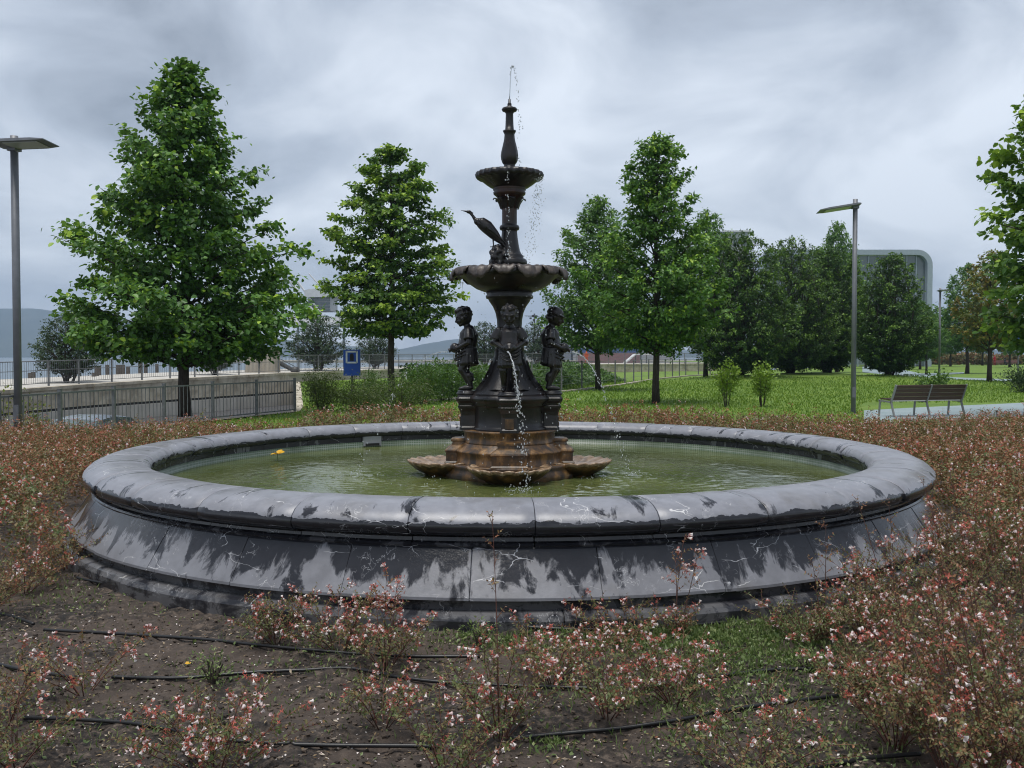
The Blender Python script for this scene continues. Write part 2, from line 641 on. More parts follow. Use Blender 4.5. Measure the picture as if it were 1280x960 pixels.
    a = M.noise(p, 14, 5, 0.65)
    M.p(Base_Color=M.ramp(a, (0.35, (0.022, 0.018, 0.017)), (0.6, (0.085, 0.068, 0.060)), (0.75, (0.15, 0.12, 0.10))), Roughness=0.4, Normal=M.bump(M.noise(p, 70, 4, 0.7), 0.25, 0.006))
    M = NT('iron_scale')
    p = M.pos()
    a = M.noise(p, 22, 5, 0.65)
    M.p(Base_Color=M.ramp(a, (0.35, (0.10, 0.060, 0.030)), (0.55, (0.28, 0.19, 0.115)), (0.75, (0.48, 0.38, 0.28))), Roughness=0.3, Normal=M.bump(a, 0.3, 0.008))
    M = NT('iron_red')
    p = M.pos()
    a = M.noise(M.map(p, (1, 1, 0.3)), 8, 5, 0.6)
    M.p(Base_Color=M.ramp(a, (0.35, (0.020, 0.014, 0.014)), (0.65, (0.070, 0.026, 0.020))), Roughness=0.4, Normal=M.bump(M.noise(p, 70, 4, 0.7), 0.25, 0.006))
    M = NT('iron_rusty')
    p = M.pos()
    a = M.noise(M.map(p, (1, 1, 0.35)), 9, 6, 0.65, 0.3)
    b = M.noise(p, 25, 5, 0.7)
    c = M.ramp(a, (0.38, (0.022, 0.016, 0.012)), (0.50, (0.085, 0.044, 0.016)), (0.60, (0.20, 0.105, 0.034)), (0.74, (0.38, 0.22, 0.09)))
    c = M.mix(M.ramp(b, (0.45, 0.0), (0.65, 0.7)), c, (0.030, 0.022, 0.016))
    M.p(Base_Color=c, Roughness=0.38, Normal=M.bump(b, 0.35, 0.008))
    # water drops
    M = NT('spray')
    M.p(Base_Color=(0.86, 0.89, 0.92), Roughness=0.15, IOR=1.33)
    M.b.inputs['Transmission Weight'].default_value = 0.72
    # bark, stems
    M = NT('bark')
    p = M.pos()
    a = M.noise(M.map(p, (1, 1, 0.2)), 26, 5, 0.7)
    M.p(Base_Color=M.ramp(a, (0.3, (0.022, 0.017, 0.013)), (0.7, (0.075, 0.060, 0.046))), Roughness=0.9, Normal=M.bump(a, 0.8, 0.03))
    M = NT('stem')
    M.p(Base_Color=M.ramp(M.tint(), (0.0, (0.060, 0.032, 0.022)), (0.7, (0.16, 0.055, 0.040)), (1.0, (0.24, 0.14, 0.08))), Roughness=0.6)
    # hose, metal, wood
    M = NT('hose')
    M.p(Base_Color=(0.010, 0.010, 0.011), Roughness=0.38, Normal=M.bump(M.noise(M.pos(), 60, 3), 0.1, 0.004))
    M = NT('grey_metal')
    a = M.noise(M.pos(), 5, 4, 0.6)
    M.p(Base_Color=M.ramp(a, (0.3, (0.15, 0.158, 0.175)), (0.7, (0.20, 0.208, 0.228))), Roughness=0.5, Metallic=0.25)
    M = NT('rail_metal')
    a = M.noise(M.pos(), 9, 4, 0.6)
    M.p(Base_Color=M.ramp(a, (0.3, (0.12, 0.125, 0.13)), (0.7, (0.21, 0.215, 0.22))), Roughness=0.5, Metallic=0.3)
    M = NT('bench_steel')
    M.p(Base_Color=(0.28, 0.28, 0.28), Roughness=0.45, Metallic=0.4)
    M = NT('bench_wood')
    a = M.noise(M.map(M.obj(), (2, 30, 30)), 3, 4, 0.6)
    M.p(Base_Color=M.ramp(a, (0.3, (0.045, 0.024, 0.015)), (0.7, (0.095, 0.052, 0.034))), Roughness=0.55)
    M = NT('lamp_lens')
    M.p(Base_Color=(0.42, 0.43, 0.42), Roughness=0.25)
    # concrete
    M = NT('concrete')
    p = M.pos()
    a = M.noise(M.map(p, (1, 1, 1.5)), 1.1, 6, 0.65, 0.5)
    b = M.noise(M.map(p, (2.0, 2.0, 0.35)), 1.5, 5, 0.6)
    c = M.ramp(a, (0.32, (0.27, 0.23, 0.17)), (0.52, (0.47, 0.42, 0.33)), (0.72, (0.62, 0.57, 0.48)))
    c = M.mix(M.ramp(b, (0.50, 0.0), (0.72, 0.45)), c, (0.12, 0.10, 0.075))
    M.p(Base_Color=c, Roughness=0.85, Normal=M.bump(M.noise(p, 7, 6, 0.7), 0.4, 0.03))
    M = NT('concrete_pale')
    p = M.pos()
    a = M.noise(M.map(p, (1.5, 1.5, 0.5)), 1.4, 5, 0.6)
    M.p(Base_Color=M.ramp(a, (0.3, (0.36, 0.34, 0.30)), (0.7, (0.56, 0.54, 0.50))), Roughness=0.85, Normal=M.bump(M.noise(p, 9, 5, 0.7), 0.2, 0.02))
    M = NT('concrete_beige')
    a = M.noise(M.map(M.pos(), (2, 2, 0.6)), 1.4, 5, 0.6)
    M.p(Base_Color=M.ramp(a, (0.3, (0.34, 0.30, 0.24)), (0.7, (0.45, 0.41, 0.34))), Roughness=0.85)
    M = NT('asphalt')
    M.p(Base_Color=M.ramp(M.noise(M.pos(), 12, 6, 0.7), (0.3, (0.04, 0.04, 0.042)), (0.7, (0.075, 0.075, 0.078))), Roughness=0.9)
    M = NT('black_gap')
    M.p(Base_Color=(0.012, 0.012, 0.013), Roughness=0.7)
    M = NT('path_teal')
    p = M.pos()
    a = M.noise(p, 0.9, 5, 0.6)
    M.p(Base_Color=M.ramp(a, (0.3, (0.215, 0.285, 0.300)), (0.7, (0.285, 0.350, 0.365))), Roughness=0.55, Normal=M.bump(M.noise(p, 30, 4), 0.2, 0.01))
    # sea
    M = NT('sea_water')
    p = M.pos()
    M.p(Base_Color=(0.10, 0.14, 0.17), Roughness=0.28, IOR=1.33, Normal=M.bump(M.noise(M.map(p, (0.25, 1, 1)), 0.6, 5, 0.6), 0.5, 0.4))
    M = NT('hill')
    a = M.noise(M.pos(), 0.004, 6, 0.65)
    M.p(Base_Color=M.ramp(a, (0.35, (0.028, 0.042, 0.036)), (0.6, (0.055, 0.072, 0.055)), (0.75, (0.15, 0.15, 0.14))), Roughness=0.95)
    for nm, col, ro in (('white_wall', (0.66, 0.67, 0.68), 0.6), ('white_frame', (0.34, 0.40, 0.46), 0.35), ('grey_wall', (0.38, 0.40, 0.41), 0.6), ('dark_metal', (0.06, 0.062, 0.066), 0.5),
                        ('sign_blue', (0.010, 0.075, 0.42), 0.4), ('sign_white', (0.72, 0.76, 0.80), 0.4), ('ship_red', (0.30, 0.13, 0.10), 0.5), ('ship_blue', (0.045, 0.085, 0.20), 0.5),
                        ('ship_white', (0.62, 0.63, 0.63), 0.5), ('warehouse', (0.32, 0.33, 0.35), 0.7), ('warehouse_dark', (0.17, 0.19, 0.23), 0.7), ('timber', (0.045, 0.038, 0.032), 0.8), ('cloth_red', (0.36, 0.018, 0.03), 0.8), ('cloth_dark', (0.02, 0.022, 0.03), 0.8),
                        ('cloth_orange', (0.55, 0.10, 0.03), 0.8), ('skin', (0.42, 0.24, 0.17), 0.6), ('car_paint', (0.28, 0.32, 0.36), 0.25), ('tyre', (0.015, 0.015, 0.015), 0.8), ('brick_red', (0.20, 0.11, 0.095), 0.8), ('lid_dark', (0.03, 0.03, 0.03), 0.5)):
        M = NT(nm)
        a = M.noise(M.pos(), 3.0, 4, 0.6)
        M.p(Base_Color=M.mix(M.ramp(a, (0.3, 0.0), (0.75, 0.35)), col, tuple(x * 0.6 for x in col)), Roughness=ro)
    M = NT('glass')
    a = M.noise(M.pos(), 0.15, 3, 0.5)
    M.p(Base_Color=M.ramp(a, (0.3, (0.10, 0.13, 0.145)), (0.7, (0.17, 0.21, 0.225))), Roughness=0.08, Metallic=0.0)
    M.b.inputs['Specular IOR Level'].default_value = 0.9


make_materials()

#@@SETTING
# ------------------------------------------------------------------ the setting: ground, road, sea, hills
BX, BY = -0.025, 9.6                      # axis of basin and fountain
YB = np.array([-20, 14, 17, 19, 21.1, 23, 24.7, 26.4, 28, 31, 60.5, 81, 96, 112, 140, 330.])
XB = np.array([-9.35, -9.3, -9.1, -8.92, -8.62, -8.18, -7.6, -7.02, -6.46, -7.0, -13.6, -5.4, 8, 30, 45, 50.])
xb = lambda y: np.interp(y, YB, XB)
MOUNDS = []                               # (x, y, height, sigma)


def hornbeam_spots():
    out = []
    for px, Y in ((925, 62), (988, 67), (1034, 71), (1112, 62)):
        out.append((((px - 640) / FPX) * Y, Y))
    return out


for hx, hy in hornbeam_spots():
    MOUNDS.append((hx, hy, 0.42, 2.6))


def lawn_h(x, y):
    x, y = np.asarray(x, float), np.asarray(y, float)
    h = 0.05 * vnoise(x * 0.12, y * 0.12, 3, 2) * np.clip((y - 22) / 10, 0, 1)
    for mx, my, mh, ms in MOUNDS:
        h = h + mh * np.exp(-((x - mx) ** 2 + (y - my) ** 2) / (2 * ms * ms))
    return h


def build_lawn():
    ys = np.concatenate([np.arange(-20, 90, 1.0), np.arange(90, 331, 8.0)])
    xs = np.concatenate([np.arange(-14, 62, 1.0), np.arange(62, 340, 14.0)])
    X, Y = np.meshgrid(xs, ys)
    XX = np.maximum(X, xb(Y))
    Z = lawn_h(XX, Y)
    v = np.stack([XX, Y, Z], -1).reshape(-1, 3)
    n, m = len(ys), len(xs)
    idx = np.arange(n * m).reshape(n, m)
    q = np.stack([idx[:-1, :-1], idx[:-1, 1:], idx[1:, 1:], idx[1:, :-1]], -1).reshape(-1, 4)
    keep = (v[q[:, 1], 0] - v[q[:, 0], 0] > 1e-6) | (v[q[:, 2], 0] - v[q[:, 3], 0] > 1e-6)
    o = Geo().add(v, q[keep]).build('lawn', 'lawn', smooth=True)
    tag(o, 'mown green lawn of the park', 'lawn', kind='structure')


build_lawn()


def soil_h(x, y):
    h = 0.040 + 0.024 * vnoise(x * 0.9, y * 0.9, 11, 3) + 0.026 * vnoise(x * 4.5, y * 4.5, 12, 3) + 0.024 * vnoise(x * 15, y * 15, 13, 2, 0.6)
    return np.maximum(h, 0.008)


def sz(x, y):
    return float(soil_h(np.array([x]), np.array([y]))[0])


def build_soil():
    xs = np.concatenate([np.arange(-9.0, -3.6, 0.3), np.arange(-3.6, 3.6, 0.028), np.arange(3.6, 15, 0.3)])
    ys = np.concatenate([np.arange(0.4, 3.0, 0.2), np.arange(3.0, 7.0, 0.028), np.arange(7.0, 17.2, 0.3)])
    X, Y = np.meshgrid(xs, ys)
    v = np.stack([X, Y, soil_h(X, Y)], -1).reshape(-1, 3)
    n, m = len(ys), len(xs)
    idx = np.arange(n * m).reshape(n, m)
    q = np.stack([idx[:-1, :-1], idx[:-1, 1:], idx[1:, 1:], idx[1:, :-1]], -1).reshape(-1, 4)
    o = Geo().add(v, q).build('planting_soil', 'soil', smooth=True)
    tag(o, 'dark damp bare soil of the planting bed', 'soil', kind='structure')


build_soil()

# promenade edge (x, y, top z)
W = [(-27, 5, .2), (-22.5, 25, .24), (-20.1, 37.7, .30), (-19.2, 44, .38), (-17.4, 50, .48), (-14.2, 60, .60), (-9.6, 71, .66), (-5.4, 81, .70), (2.0, 90, .78), (8, 96, .85), (19, 104, .85), (30, 112, .85)]


def offset_line(pts, d):
    out = []
    for i, p in enumerate(pts):
        a, b = Vector(pts[max(i - 1, 0)][:2]), Vector(pts[min(i + 1, len(pts) - 1)][:2])
        t = (b - a).normalized()
        nrm = Vector((-t.y, t.x))
        out.append((p[0] + nrm.x * d, p[1] + nrm.y * d, p[2]))
    return out


def strip(g, A, B, mat=0):
    v = np.array(list(A) + list(B), float)
    n = len(A)
    g.add(v, np.array([[i, i + 1, n + i + 1, n + i] for i in range(n - 1)]), mat)


def build_waterfront():
    # sunken road floor
    ys = np.array([-20, 0, 14, 19, 23, 28, 31, 45, 60])
    left = [(np.interp(y, [p[1] for p in W], [p[0] for p in W]) + 0.05, y, -1.4) for y in ys]
    right = [(float(xb(y)) + 0.05, y, -1.4) for y in ys]
    g = Geo()
    strip(g, right, left)
    tag(g.build('sunken_road', 'asphalt'), 'sunken asphalt road beyond the railing', 'road', kind='structure')
    # retaining wall under the railing
    g = Geo()
    ys = [float(y) for y in YB if y <= 61]
    top = [(float(xb(y)), y, 0.03) for y in ys]
    tin = [(float(xb(y)) + 0.25, y, 0.03) for y in ys]
    bot = [(float(xb(y)), y, -1.5) for y in ys]
    strip(g, bot, top)
    strip(g, top, tin)
    tag(g.build('retaining_wall', 'concrete'), 'concrete edge under the near railing above the sunken road', 'wall')
    # sea wall: panels, coping, black channel, pale ledge
    root = thing('sea_wall', 'stained concrete wall across the sunken road with a black slot along it', 'wall', (0, 0, 0))
    fine = []
    for i in range(len(W) - 1):
        a, b = Vector(W[i]), Vector(W[i + 1])
        k = max(1, int((b - a).length / 3.2))
        fine += [tuple(a.lerp(b, j / k)) for j in range(k)]
    fine.append(W[-1])
    back = offset_line(fine, 0.35)
    for i in range(len(fine) - 1):
        a, b, c, d = fine[i], fine[i + 1], back[i + 1], back[i]
        e = 0.006
        a2 = Vector(a).lerp(Vector(b), e)
        b2 = Vector(b).lerp(Vector(a), e)
        for nm, z0, z1, mt, dn in (('wall_panel', -0.60, -0.10, 'concrete', 0.0), ('coping', None, None, 'concrete', 0.05), ('channel', -0.72, -0.60, 'black_gap', -0.03), ('ledge', -1.45, -0.72, 'concrete_pale', 0.10)):
            t = (Vector(b[:2]) - Vector(a[:2])).normalized()
            fx, fy = t.y * dn, -t.x * dn
            if nm == 'wall_panel':
                zb, zt = (-0.60, -0.60), (a[2] - 0.14, b[2] - 0.14)
            elif nm == 'coping':
                zb, zt = (a[2] - 0.14, b[2] - 0.14), (a[2], b[2])
            else:
                zb, zt = (z0, z0), (z1, z1)
            g = Geo()
            v = [(a2.x + fx, a2.y + fy, zb[0]), (b2.x + fx, b2.y + fy, zb[1]), (c[0], c[1], zb[1]), (d[0], d[1], zb[0]),
                 (a2.x + fx, a2.y + fy, zt[0]), (b2.x + fx, b2.y + fy, zt[1]), (c[0], c[1], zt[1]), (d[0], d[1], zt[0])]
            g.add(v, np.array([[0, 3, 2, 1], [4, 5, 6, 7], [0, 1, 5, 4], [1, 2, 6, 5], [2, 3, 7, 6], [3, 0, 4, 7]]))
            g.build(nm, mt, root)
    # promenade deck
    g = Geo()
    A = [(p[0], p[1], p[2] - 0.02) for p in offset_line(W, 0.34)]
    B = [(p[0], p[1], p[2] - 0.02) for p in offset_line(W, 9.0)]
    D = [(p[0], p[1], -4) for p in B]
    strip(g, A, B)
    strip(g, B, D)
    tag(g.build('promenade', 'concrete_pale'), 'pale paved promenade along the water', 'promenade', kind='structure')
    # sea
    g = Geo()
    g.add([(-9000, -200, -3), (9000, -200, -3), (9000, 9000, -3), (-9000, 9000, -3)], np.array([[0, 1, 2, 3]]))
    tag(g.build('sea', 'sea_water'), 'pale flat water of the bay', 'sea', kind='structure')
    return fine


FINE_W = build_waterfront()


def build_hills():
    # far shore hills: a ridge from left (high) to right (low), 3.6 km away
    ctrl = [(-500, 395), (-250, 390), (-60, 384), (40, 386), (110, 396), (200, 408), (300, 420), (380, 427), (430, 432), (500, 436), (540, 428), (575, 424), (610, 430), (680, 434), (760, 436), (860, 438), (1000, 438), (1400, 438)]
    pxs = np.linspace(-500, 1400, 260)
    ridge = np.interp(pxs, [c[0] for c in ctrl], [c[1] for c in ctrl])
    ridge = ridge + 2.2 * vnoise(pxs / 60.0, pxs * 0, 5, 4, 0.6)
    g = Geo()
    rows = []
    D0 = 3000.0
    for k, (f, dy) in enumerate(((0.0, 0), (0.04, 20), (0.22, 160), (0.5, 420), (0.8, 640), (1.0, 800), (0.9, 1100), (-0.1, 1600))):
        Y = D0 + dy
        row = []
        for px, ry in zip(pxs, ridge):
            h = (445 - ry) / FPX * (D0 + 800) + CAM_H
            z = -3.5 + (h + 3.5) * f + (10 * vnoise(np.array([px / 30.0]), np.array([k * 1.7]), 8, 3)[0] * f * (1 - f) * 4 if 0 < f < 1 else 0)
            row.append(((px - 640) / FPX * Y, Y, z))
        rows.append(row)
    v = np.array(rows).reshape(-1, 3)
    n, m = len(rows), len(pxs)
    idx = np.arange(n * m).reshape(n, m)
    g.add(v, np.stack([idx[:-1, :-1], idx[:-1, 1:], idx[1:, 1:], idx[1:, :-1]], -1).reshape(-1, 4))
    tag(g.build('hills', 'hill', smooth=True), 'blue hazy hills across the bay', 'hills', kind='structure')


build_hills()


def ground_poly(name, pix, mat, label, cat, dz=0.012):
    pts = [gnd(*p) for p in pix]
    # subdivide into a fan grid along its length: top edge and bottom edge lists
    n = len(pts) // 2
    top, bot = pts[:n], pts[n:][::-1]
    g = Geo()
    A, B = [], []
    for i in range(n - 1):
        for k in range(12):
            A.append(top[i].lerp(top[i + 1], k / 12))
            B.append(bot[i].lerp(bot[i + 1], k / 12))
    A.append(top[-1])
    B.append(bot[-1])
    rows = []
    for j in range(9):
        rows.append([a.lerp(b, j / 8) for a, b in zip(A, B)])
    V = np.array([[tuple(p) for p in r] for r in rows])
    V[..., 2] = lawn_h(V[..., 0], V[..., 1]) + dz
    m = len(A)
    idx = np.arange(9 * m).reshape(9, m)
    g.add(V.reshape(-1, 3), np.stack([idx[:-1, :-1], idx[1:, :-1], idx[1:, 1:], idx[:-1, 1:]], -1).reshape(-1, 4))
    o = g.build(name, mat, smooth=True)
    fix_normals(o)
    tag(o, label, cat, kind='structure')


ground_poly('path', [(1080, 514), (1130, 511), (1200, 507.5), (1330, 502), (1330, 518), (1215, 524.5), (1150, 530), (1080, 535)], 'path_teal', 'pale blue paved path beside the bench', 'path')
ground_poly('path', [(1078, 458.5), (1112, 458.5), (1150, 467), (1205, 465.6), (1205, 467.0), (1170, 469.5), (1130, 471), (1078, 465.5)], 'path_teal', 'far pale blue path behind the dark bushy trees', 'path', 0.02)
ground_poly('path', [(1130, 468.8), (1190, 471.6), (1262, 474.2), (1330, 477), (1330, 479.5), (1262, 476.4), (1190, 474.6), (1130, 471.6)], 'path_teal', 'thin pale blue path crossing the lawn past the far lamp', 'path', 0.028)


# ------------------------------------------------------------------ railings
def build_near_railing():
    root = thing('railing', 'grey metal railing with thin bars along the sunken road', 'railing')
    ys = np.linspace(11.0, 28.0, 2000)
    P = np.stack([xb(ys) + 0.12, ys], 1)
    # round the corners of the line a little
    for _ in range(3):
        P[60:-60] = (P[:-120] + P[120:] + 2 * P[60:-60]) / 4
    s = np.concatenate([[0], np.cumsum(np.linalg.norm(np.diff(P, axis=0), axis=1))])
    f = lambda d: np.array([np.interp(d, s, P[:, 0]), np.interp(d, s, P[:, 1])])
    tot = s[-1]
    nb = round(tot / 1.85)
    post = Geo().box((0, 0, 0.5), (0.07, 0.07, 1.0)).box((0, 0, 1.005), (0.085, 0.085, 0.012)).mesh('post', 'rail_metal')
    bar = Geo().tube([(0, 0, 0.10), (0, 0, 0.92)], 0.009, 6).mesh('baluster', 'rail_metal')
    for i in range(nb + 1):
        a = f(tot * i / nb)
        part('post', post, root, (a[0], a[1], 0))
        if i == nb:
            break
        b = f(tot * (i + 1) / nb)
        ang = math.atan2(b[1] - a[1], b[0] - a[0])
        L = np.linalg.norm(b - a)
        c = (a + b) / 2
        for z, nm in ((0.93, 'top_rail'), (0.09, 'bottom_rail')):
            part(nm, Geo().box((0, 0, 0), (L - 0.07, 0.045, 0.035)).mesh(nm, 'rail_metal'), root, (c[0], c[1], z), (0, 0, ang))
        if b[1] > 15:
            for k in range(1, 13):
                q = a + (b - a) * k / 13
                part('baluster', bar, root, (q[0], q[1], 0))


def build_promenade_railing():
    root = thing('railing', 'long railing on the promenade above the stained wall', 'railing')
    line = [p for p in offset_line(FINE_W, 0.75)]
    pts = []
    acc = 0
    dense = []
    for i in range(len(line) - 1):
        a, b = Vector(line[i]), Vector(line[i + 1])
        dense += [a.lerp(b, j / 20) for j in range(20)]
    pts = [dense[0]]
    for q in dense:
        if (q - pts[-1]).length > 2.1:
            pts.append(q)
    pts = [p for p in pts if p.y > 26]
    post = Geo().box((0, 0, 0.55), (0.06, 0.09, 1.12)).mesh('post', 'rail_metal')
    for i, a in enumerate(pts):
        part('post', post, root, a)
        if i == len(pts) - 1:
            break
        b = pts[i + 1]
        d = b - a
        for nm, z in (('top_rail', 1.08), ('middle_rail', 0.68), ('bottom_rail', 0.12)):
            g = Geo().tube([a + Vector((0, 0, z)), b + Vector((0, 0, z))], 0.022 if z > 1 else 0.016, 5)
            g.build(nm, 'rail_metal', root)
        g = Geo()
        for k in range(1, 15):
            q = a + d * (k / 15)
            g.tube([q + Vector((0, 0, 0.12)), q + Vector((0, 0, 1.07))], 0.0085, 4, cap=False)
        tag(g.build('bar_infill', 'rail_metal', root), kind='stuff')


def build_park_fence():
    root = thing('fence', 'fence of tall slim grey posts between lawn and ivy', 'fence')
    P = [Vector((-3.4, 34.5, 0)), Vector((2.27, 44, 0)), Vector((5.75, 53.5, 0)), Vector((9.4, 66, 0)), Vector((14.3, 79, 0)), Vector((22, 92, 0))]
    pts = []
    for i in range(len(P) - 1):
        k = max(1, round((P[i + 1] - P[i]).length / 2.9))
        pts += [P[i].lerp(P[i + 1], j / k) for j in range(k)]
    pts.append(P[-1])
    post = Geo().box((0, 0, 0.71), (0.075, 0.075, 1.44)).mesh('post', 'rail_metal')
    for i, a in enumerate(pts):
        a.z = float(lawn_h(a.x, a.y))
        part('post', post, root, a)
    for i in range(len(pts) - 1):
        for z in (0.35, 0.7, 1.05, 1.38):
            Geo().tube([pts[i] + Vector((0, 0, z)), pts[i + 1] + Vector((0, 0, z))], 0.006 if z < 1.3 else 0.014, 4).build('wire', 'rail_metal', root)
    # kerb along its foot
    g = Geo()
    for i in range(len(pts) - 1):
        a, b = pts[i], pts[i + 1]
        ang = math.atan2(b.y - a.y, b.x - a.x)
        c = (a + b) / 2
        k = Geo().box((c.x + 0.25 * math.sin(ang), c.y - 0.25 * math.cos(ang), 0.02), ((b - a).length - 0.01, 0.22, 0.12), ang)
        k.build('kerb_stone', 'concrete_beige', root)


build_near_railing()
build_promenade_railing()
build_park_fence()


# ------------------------------------------------------------------ foliage
def frames(axis, nrm):
    a = axis / np.linalg.norm(axis, axis=1)[:, None]
    n = nrm - (nrm * a).sum(1)[:, None] * a
    ln = np.linalg.norm(n, axis=1)[:, None]
    n = np.where(ln > 1e-6, n / np.maximum(ln, 1e-9), np.array([[0, 0, 1.0]]))
    b = np.cross(n, a)
    return np.stack([a, b, n], 2)            # columns


LEAF6 = (np.array([(0, 0, 0), (.28, .40, .07), (.72, .30, .02), (1, 0, -.10), (.72, -.30, .02), (.28, -.40, .07)]), np.array([[0, 3, 2, 1], [0, 5, 4, 3]]))
LEAF4 = (np.array([(0, 0, 0), (.42, .34, .06), (1, 0, -.08), (.42, -.34, .06)]), np.array([[0, 2, 1], [0, 3, 2]]))
LEAFN = (np.array([(0, 0, 0), (.45, .20, .05), (1, 0, -.06), (.45, -.20, .05)]), np.array([[0, 2, 1], [0, 3, 2]]))


def add_leaves(g, pos, axis, nrm, size, tmpl, tint, mat=0):
    tv, tf = tmpl
    F = frames(axis, nrm)
    k = len(tv)
    v = np.einsum('nij,kj->nki', F, tv) * size[:, None, None] + pos[:, None, :]
    f = (tf[None] + (np.arange(len(pos)) * k)[:, None, None]).reshape(-1, tf.shape[1])
    g.add(v.reshape(-1, 3), f, mat, np.repeat(tint, len(tf)))


def unit(rng, n):
    v = rng.normal(size=(n, 3))
    return v / np.linalg.norm(v, axis=1)[:, None]


def tree_meshes(key, seed, H, cb, prof, nb, n_leaves, leaf, mat, trunk_r=0.1, up=(0.15, 0.9), spread=0.26, flat=0.55, tmpl=LEAF6, tints=(0.42, 0.2), tip_light=0.25, multi=1, jag=(0.72, 1.12), branch_r=0.028, tiers=0, sig=(0.10, 0.12)):
    rng = np.random.default_rng(seed)
    wood = Geo()
    wob = lambda z: (0.05 * H / 9 * math.sin(z * 0.9 + seed), 0.05 * H / 9 * math.cos(z * 0.7 + seed * 2))
    if multi == 1:
        zs = np.linspace(0, H * 0.97, 12)
        wood.tube([(wob(z)[0] * min(1, z), wob(z)[1] * min(1, z), z) for z in zs], [max(0.012, trunk_r * (1 - z / H) ** 0.75 * (1.25 if z == 0 else 1)) for z in zs], 10)
    else:
        for k in range(multi):
            a = 2 * PI * k / multi + rng.uniform(-.3, .3)
            r1 = prof(0.25) * rng.uniform(0.25, 0.6)
            wood.tube([(0.18 * math.cos(a), 0.18 * math.sin(a), 0), (r1 * 0.45 * math.cos(a), r1 * 0.45 * math.sin(a), H * 0.16), (r1 * math.cos(a), r1 * math.sin(a), H * 0.5), (r1 * 0.6 * math.cos(a), r1 * 0.6 * math.sin(a), H * 0.85)], [trunk_r, trunk_r * 0.8, trunk_r * 0.5, 0.015], 6)
    ctr, out, sg, tn, wgt = [], [], [], [], []
    rmax = max(prof(t) for t in np.linspace(0, 1, 20))
    for i in range(nb):
        t = ((i + 0.5) / nb) ** 1.15
        if tiers:
            t = min(0.98, max(0.0, (math.floor(t * tiers) + 0.5 + rng.normal(0, 0.14)) / tiers))
        zt = cb + t * (H - cb)
        rr = prof(t) * rng.uniform(*jag)
        az = i * 2.39996 + rng.normal(0, 0.3)
        rise = (up[0] + (up[1] - up[0]) * t) * rr + 0.1
        z0 = max(zt - rise, cb * 0.75 if multi == 1 else 0.15)
        o = Vector((math.cos(az), math.sin(az), 0))
        s0 = Vector((*wob(z0), z0))
        e0 = Vector((o.x * rr, o.y * rr, zt))
        lat = Vector((-o.y, o.x, 0))
        bend = rng.normal(0, 0.12) * rr
        mid = s0.lerp(e0, 0.55) + Vector((0, 0, 0.10 * rr)) + lat * bend
        pt = lambda s: s0 * (1 - s) ** 2 + mid * 2 * s * (1 - s) + e0 * s * s
        br = branch_r * (0.4 + rr / rmax)
        wood.tube([pt(s) for s in (0, 0.35, 0.7, 1.0)], [br, br * 0.7, br * 0.42, 0.005], 5, cap=False)
        nt = int(3 + 11 * (rr / rmax))
        bt = rng.normal(0, 0.09)
        for j in range(nt):
            s = 1 - (1 - 0.22) * (rng.random() ** 1.25)
            wdt = spread * rr * (1.15 - s * 0.85) + 0.10
            p = pt(s) + lat * rng.normal(0, 1) * wdt + Vector((0, 0, rng.normal(0.0, 0.10) * (0.5 + wdt)))
            ctr.append(tuple(p))
            out.append(tuple(o * 1.0 + lat * rng.normal(0, 0.5)))
            sg.append((sig[0] + sig[1] * rng.random()) * (0.5 + 0.5 * H / 9) * (1 if tmpl is LEAF6 else 0.8))
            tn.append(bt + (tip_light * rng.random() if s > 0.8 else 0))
            wgt.append(rng.uniform(0.35, 1.6))
    for j in range(10):                       # leader
        z = H * (1 - 0.09 * rng.random() ** 1.3)
        ctr.append((*wob(z), z)); out.append((rng.normal(), rng.normal(), 0.6)); sg.append(0.09); tn.append(0.15); wgt.append(0.7)
    ctr, out, sg, tn, wgt = map(np.array, (ctr, out, sg, tn, wgt))
    cnt = rng.poisson(wgt / wgt.sum() * n_leaves)
    ix = np.repeat(np.arange(len(ctr)), cnt)
    N = len(ix)
    pos = ctr[ix] + rng.normal(size=(N, 3)) * sg[ix][:, None] * np.array([1, 1, flat])
    pos[:, 2] = np.maximum(pos[:, 2], 0.12)
    axis = out[ix] * 0.7 + unit(rng, N) * 0.9 + np.array([0, 0, -0.25])
    nrm = np.array([[0, 0, 1.0]]) + out[ix] * 0.35 + unit(rng, N) * 0.65
    size = leaf * rng.uniform(0.6, 1.25, N)
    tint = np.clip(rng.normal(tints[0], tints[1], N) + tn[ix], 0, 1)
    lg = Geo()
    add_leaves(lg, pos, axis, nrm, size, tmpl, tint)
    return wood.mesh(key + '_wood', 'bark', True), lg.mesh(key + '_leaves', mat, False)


def place_tree(name, label, cat, meshes, loc, rz=0.0, scale=1.0, group=None):
    t = thing(name, label, cat, loc, rz, group)
    sc = (scale,) * 3 if isinstance(scale, (int, float)) else scale
    t.scale = sc
    part('trunk', meshes[0], t)
    part('crown', meshes[1], t)
    return t


def prof_pts(*pts):
    xs, ys = [p[0] for p in pts], [p[1] for p in pts]
    return lambda t: float(np.interp(t, xs, ys))


def gxy(px, Y):
    x = (px - 640) / FPX * Y
    return (x, Y, float(lawn_h(x, Y)) - 0.02)


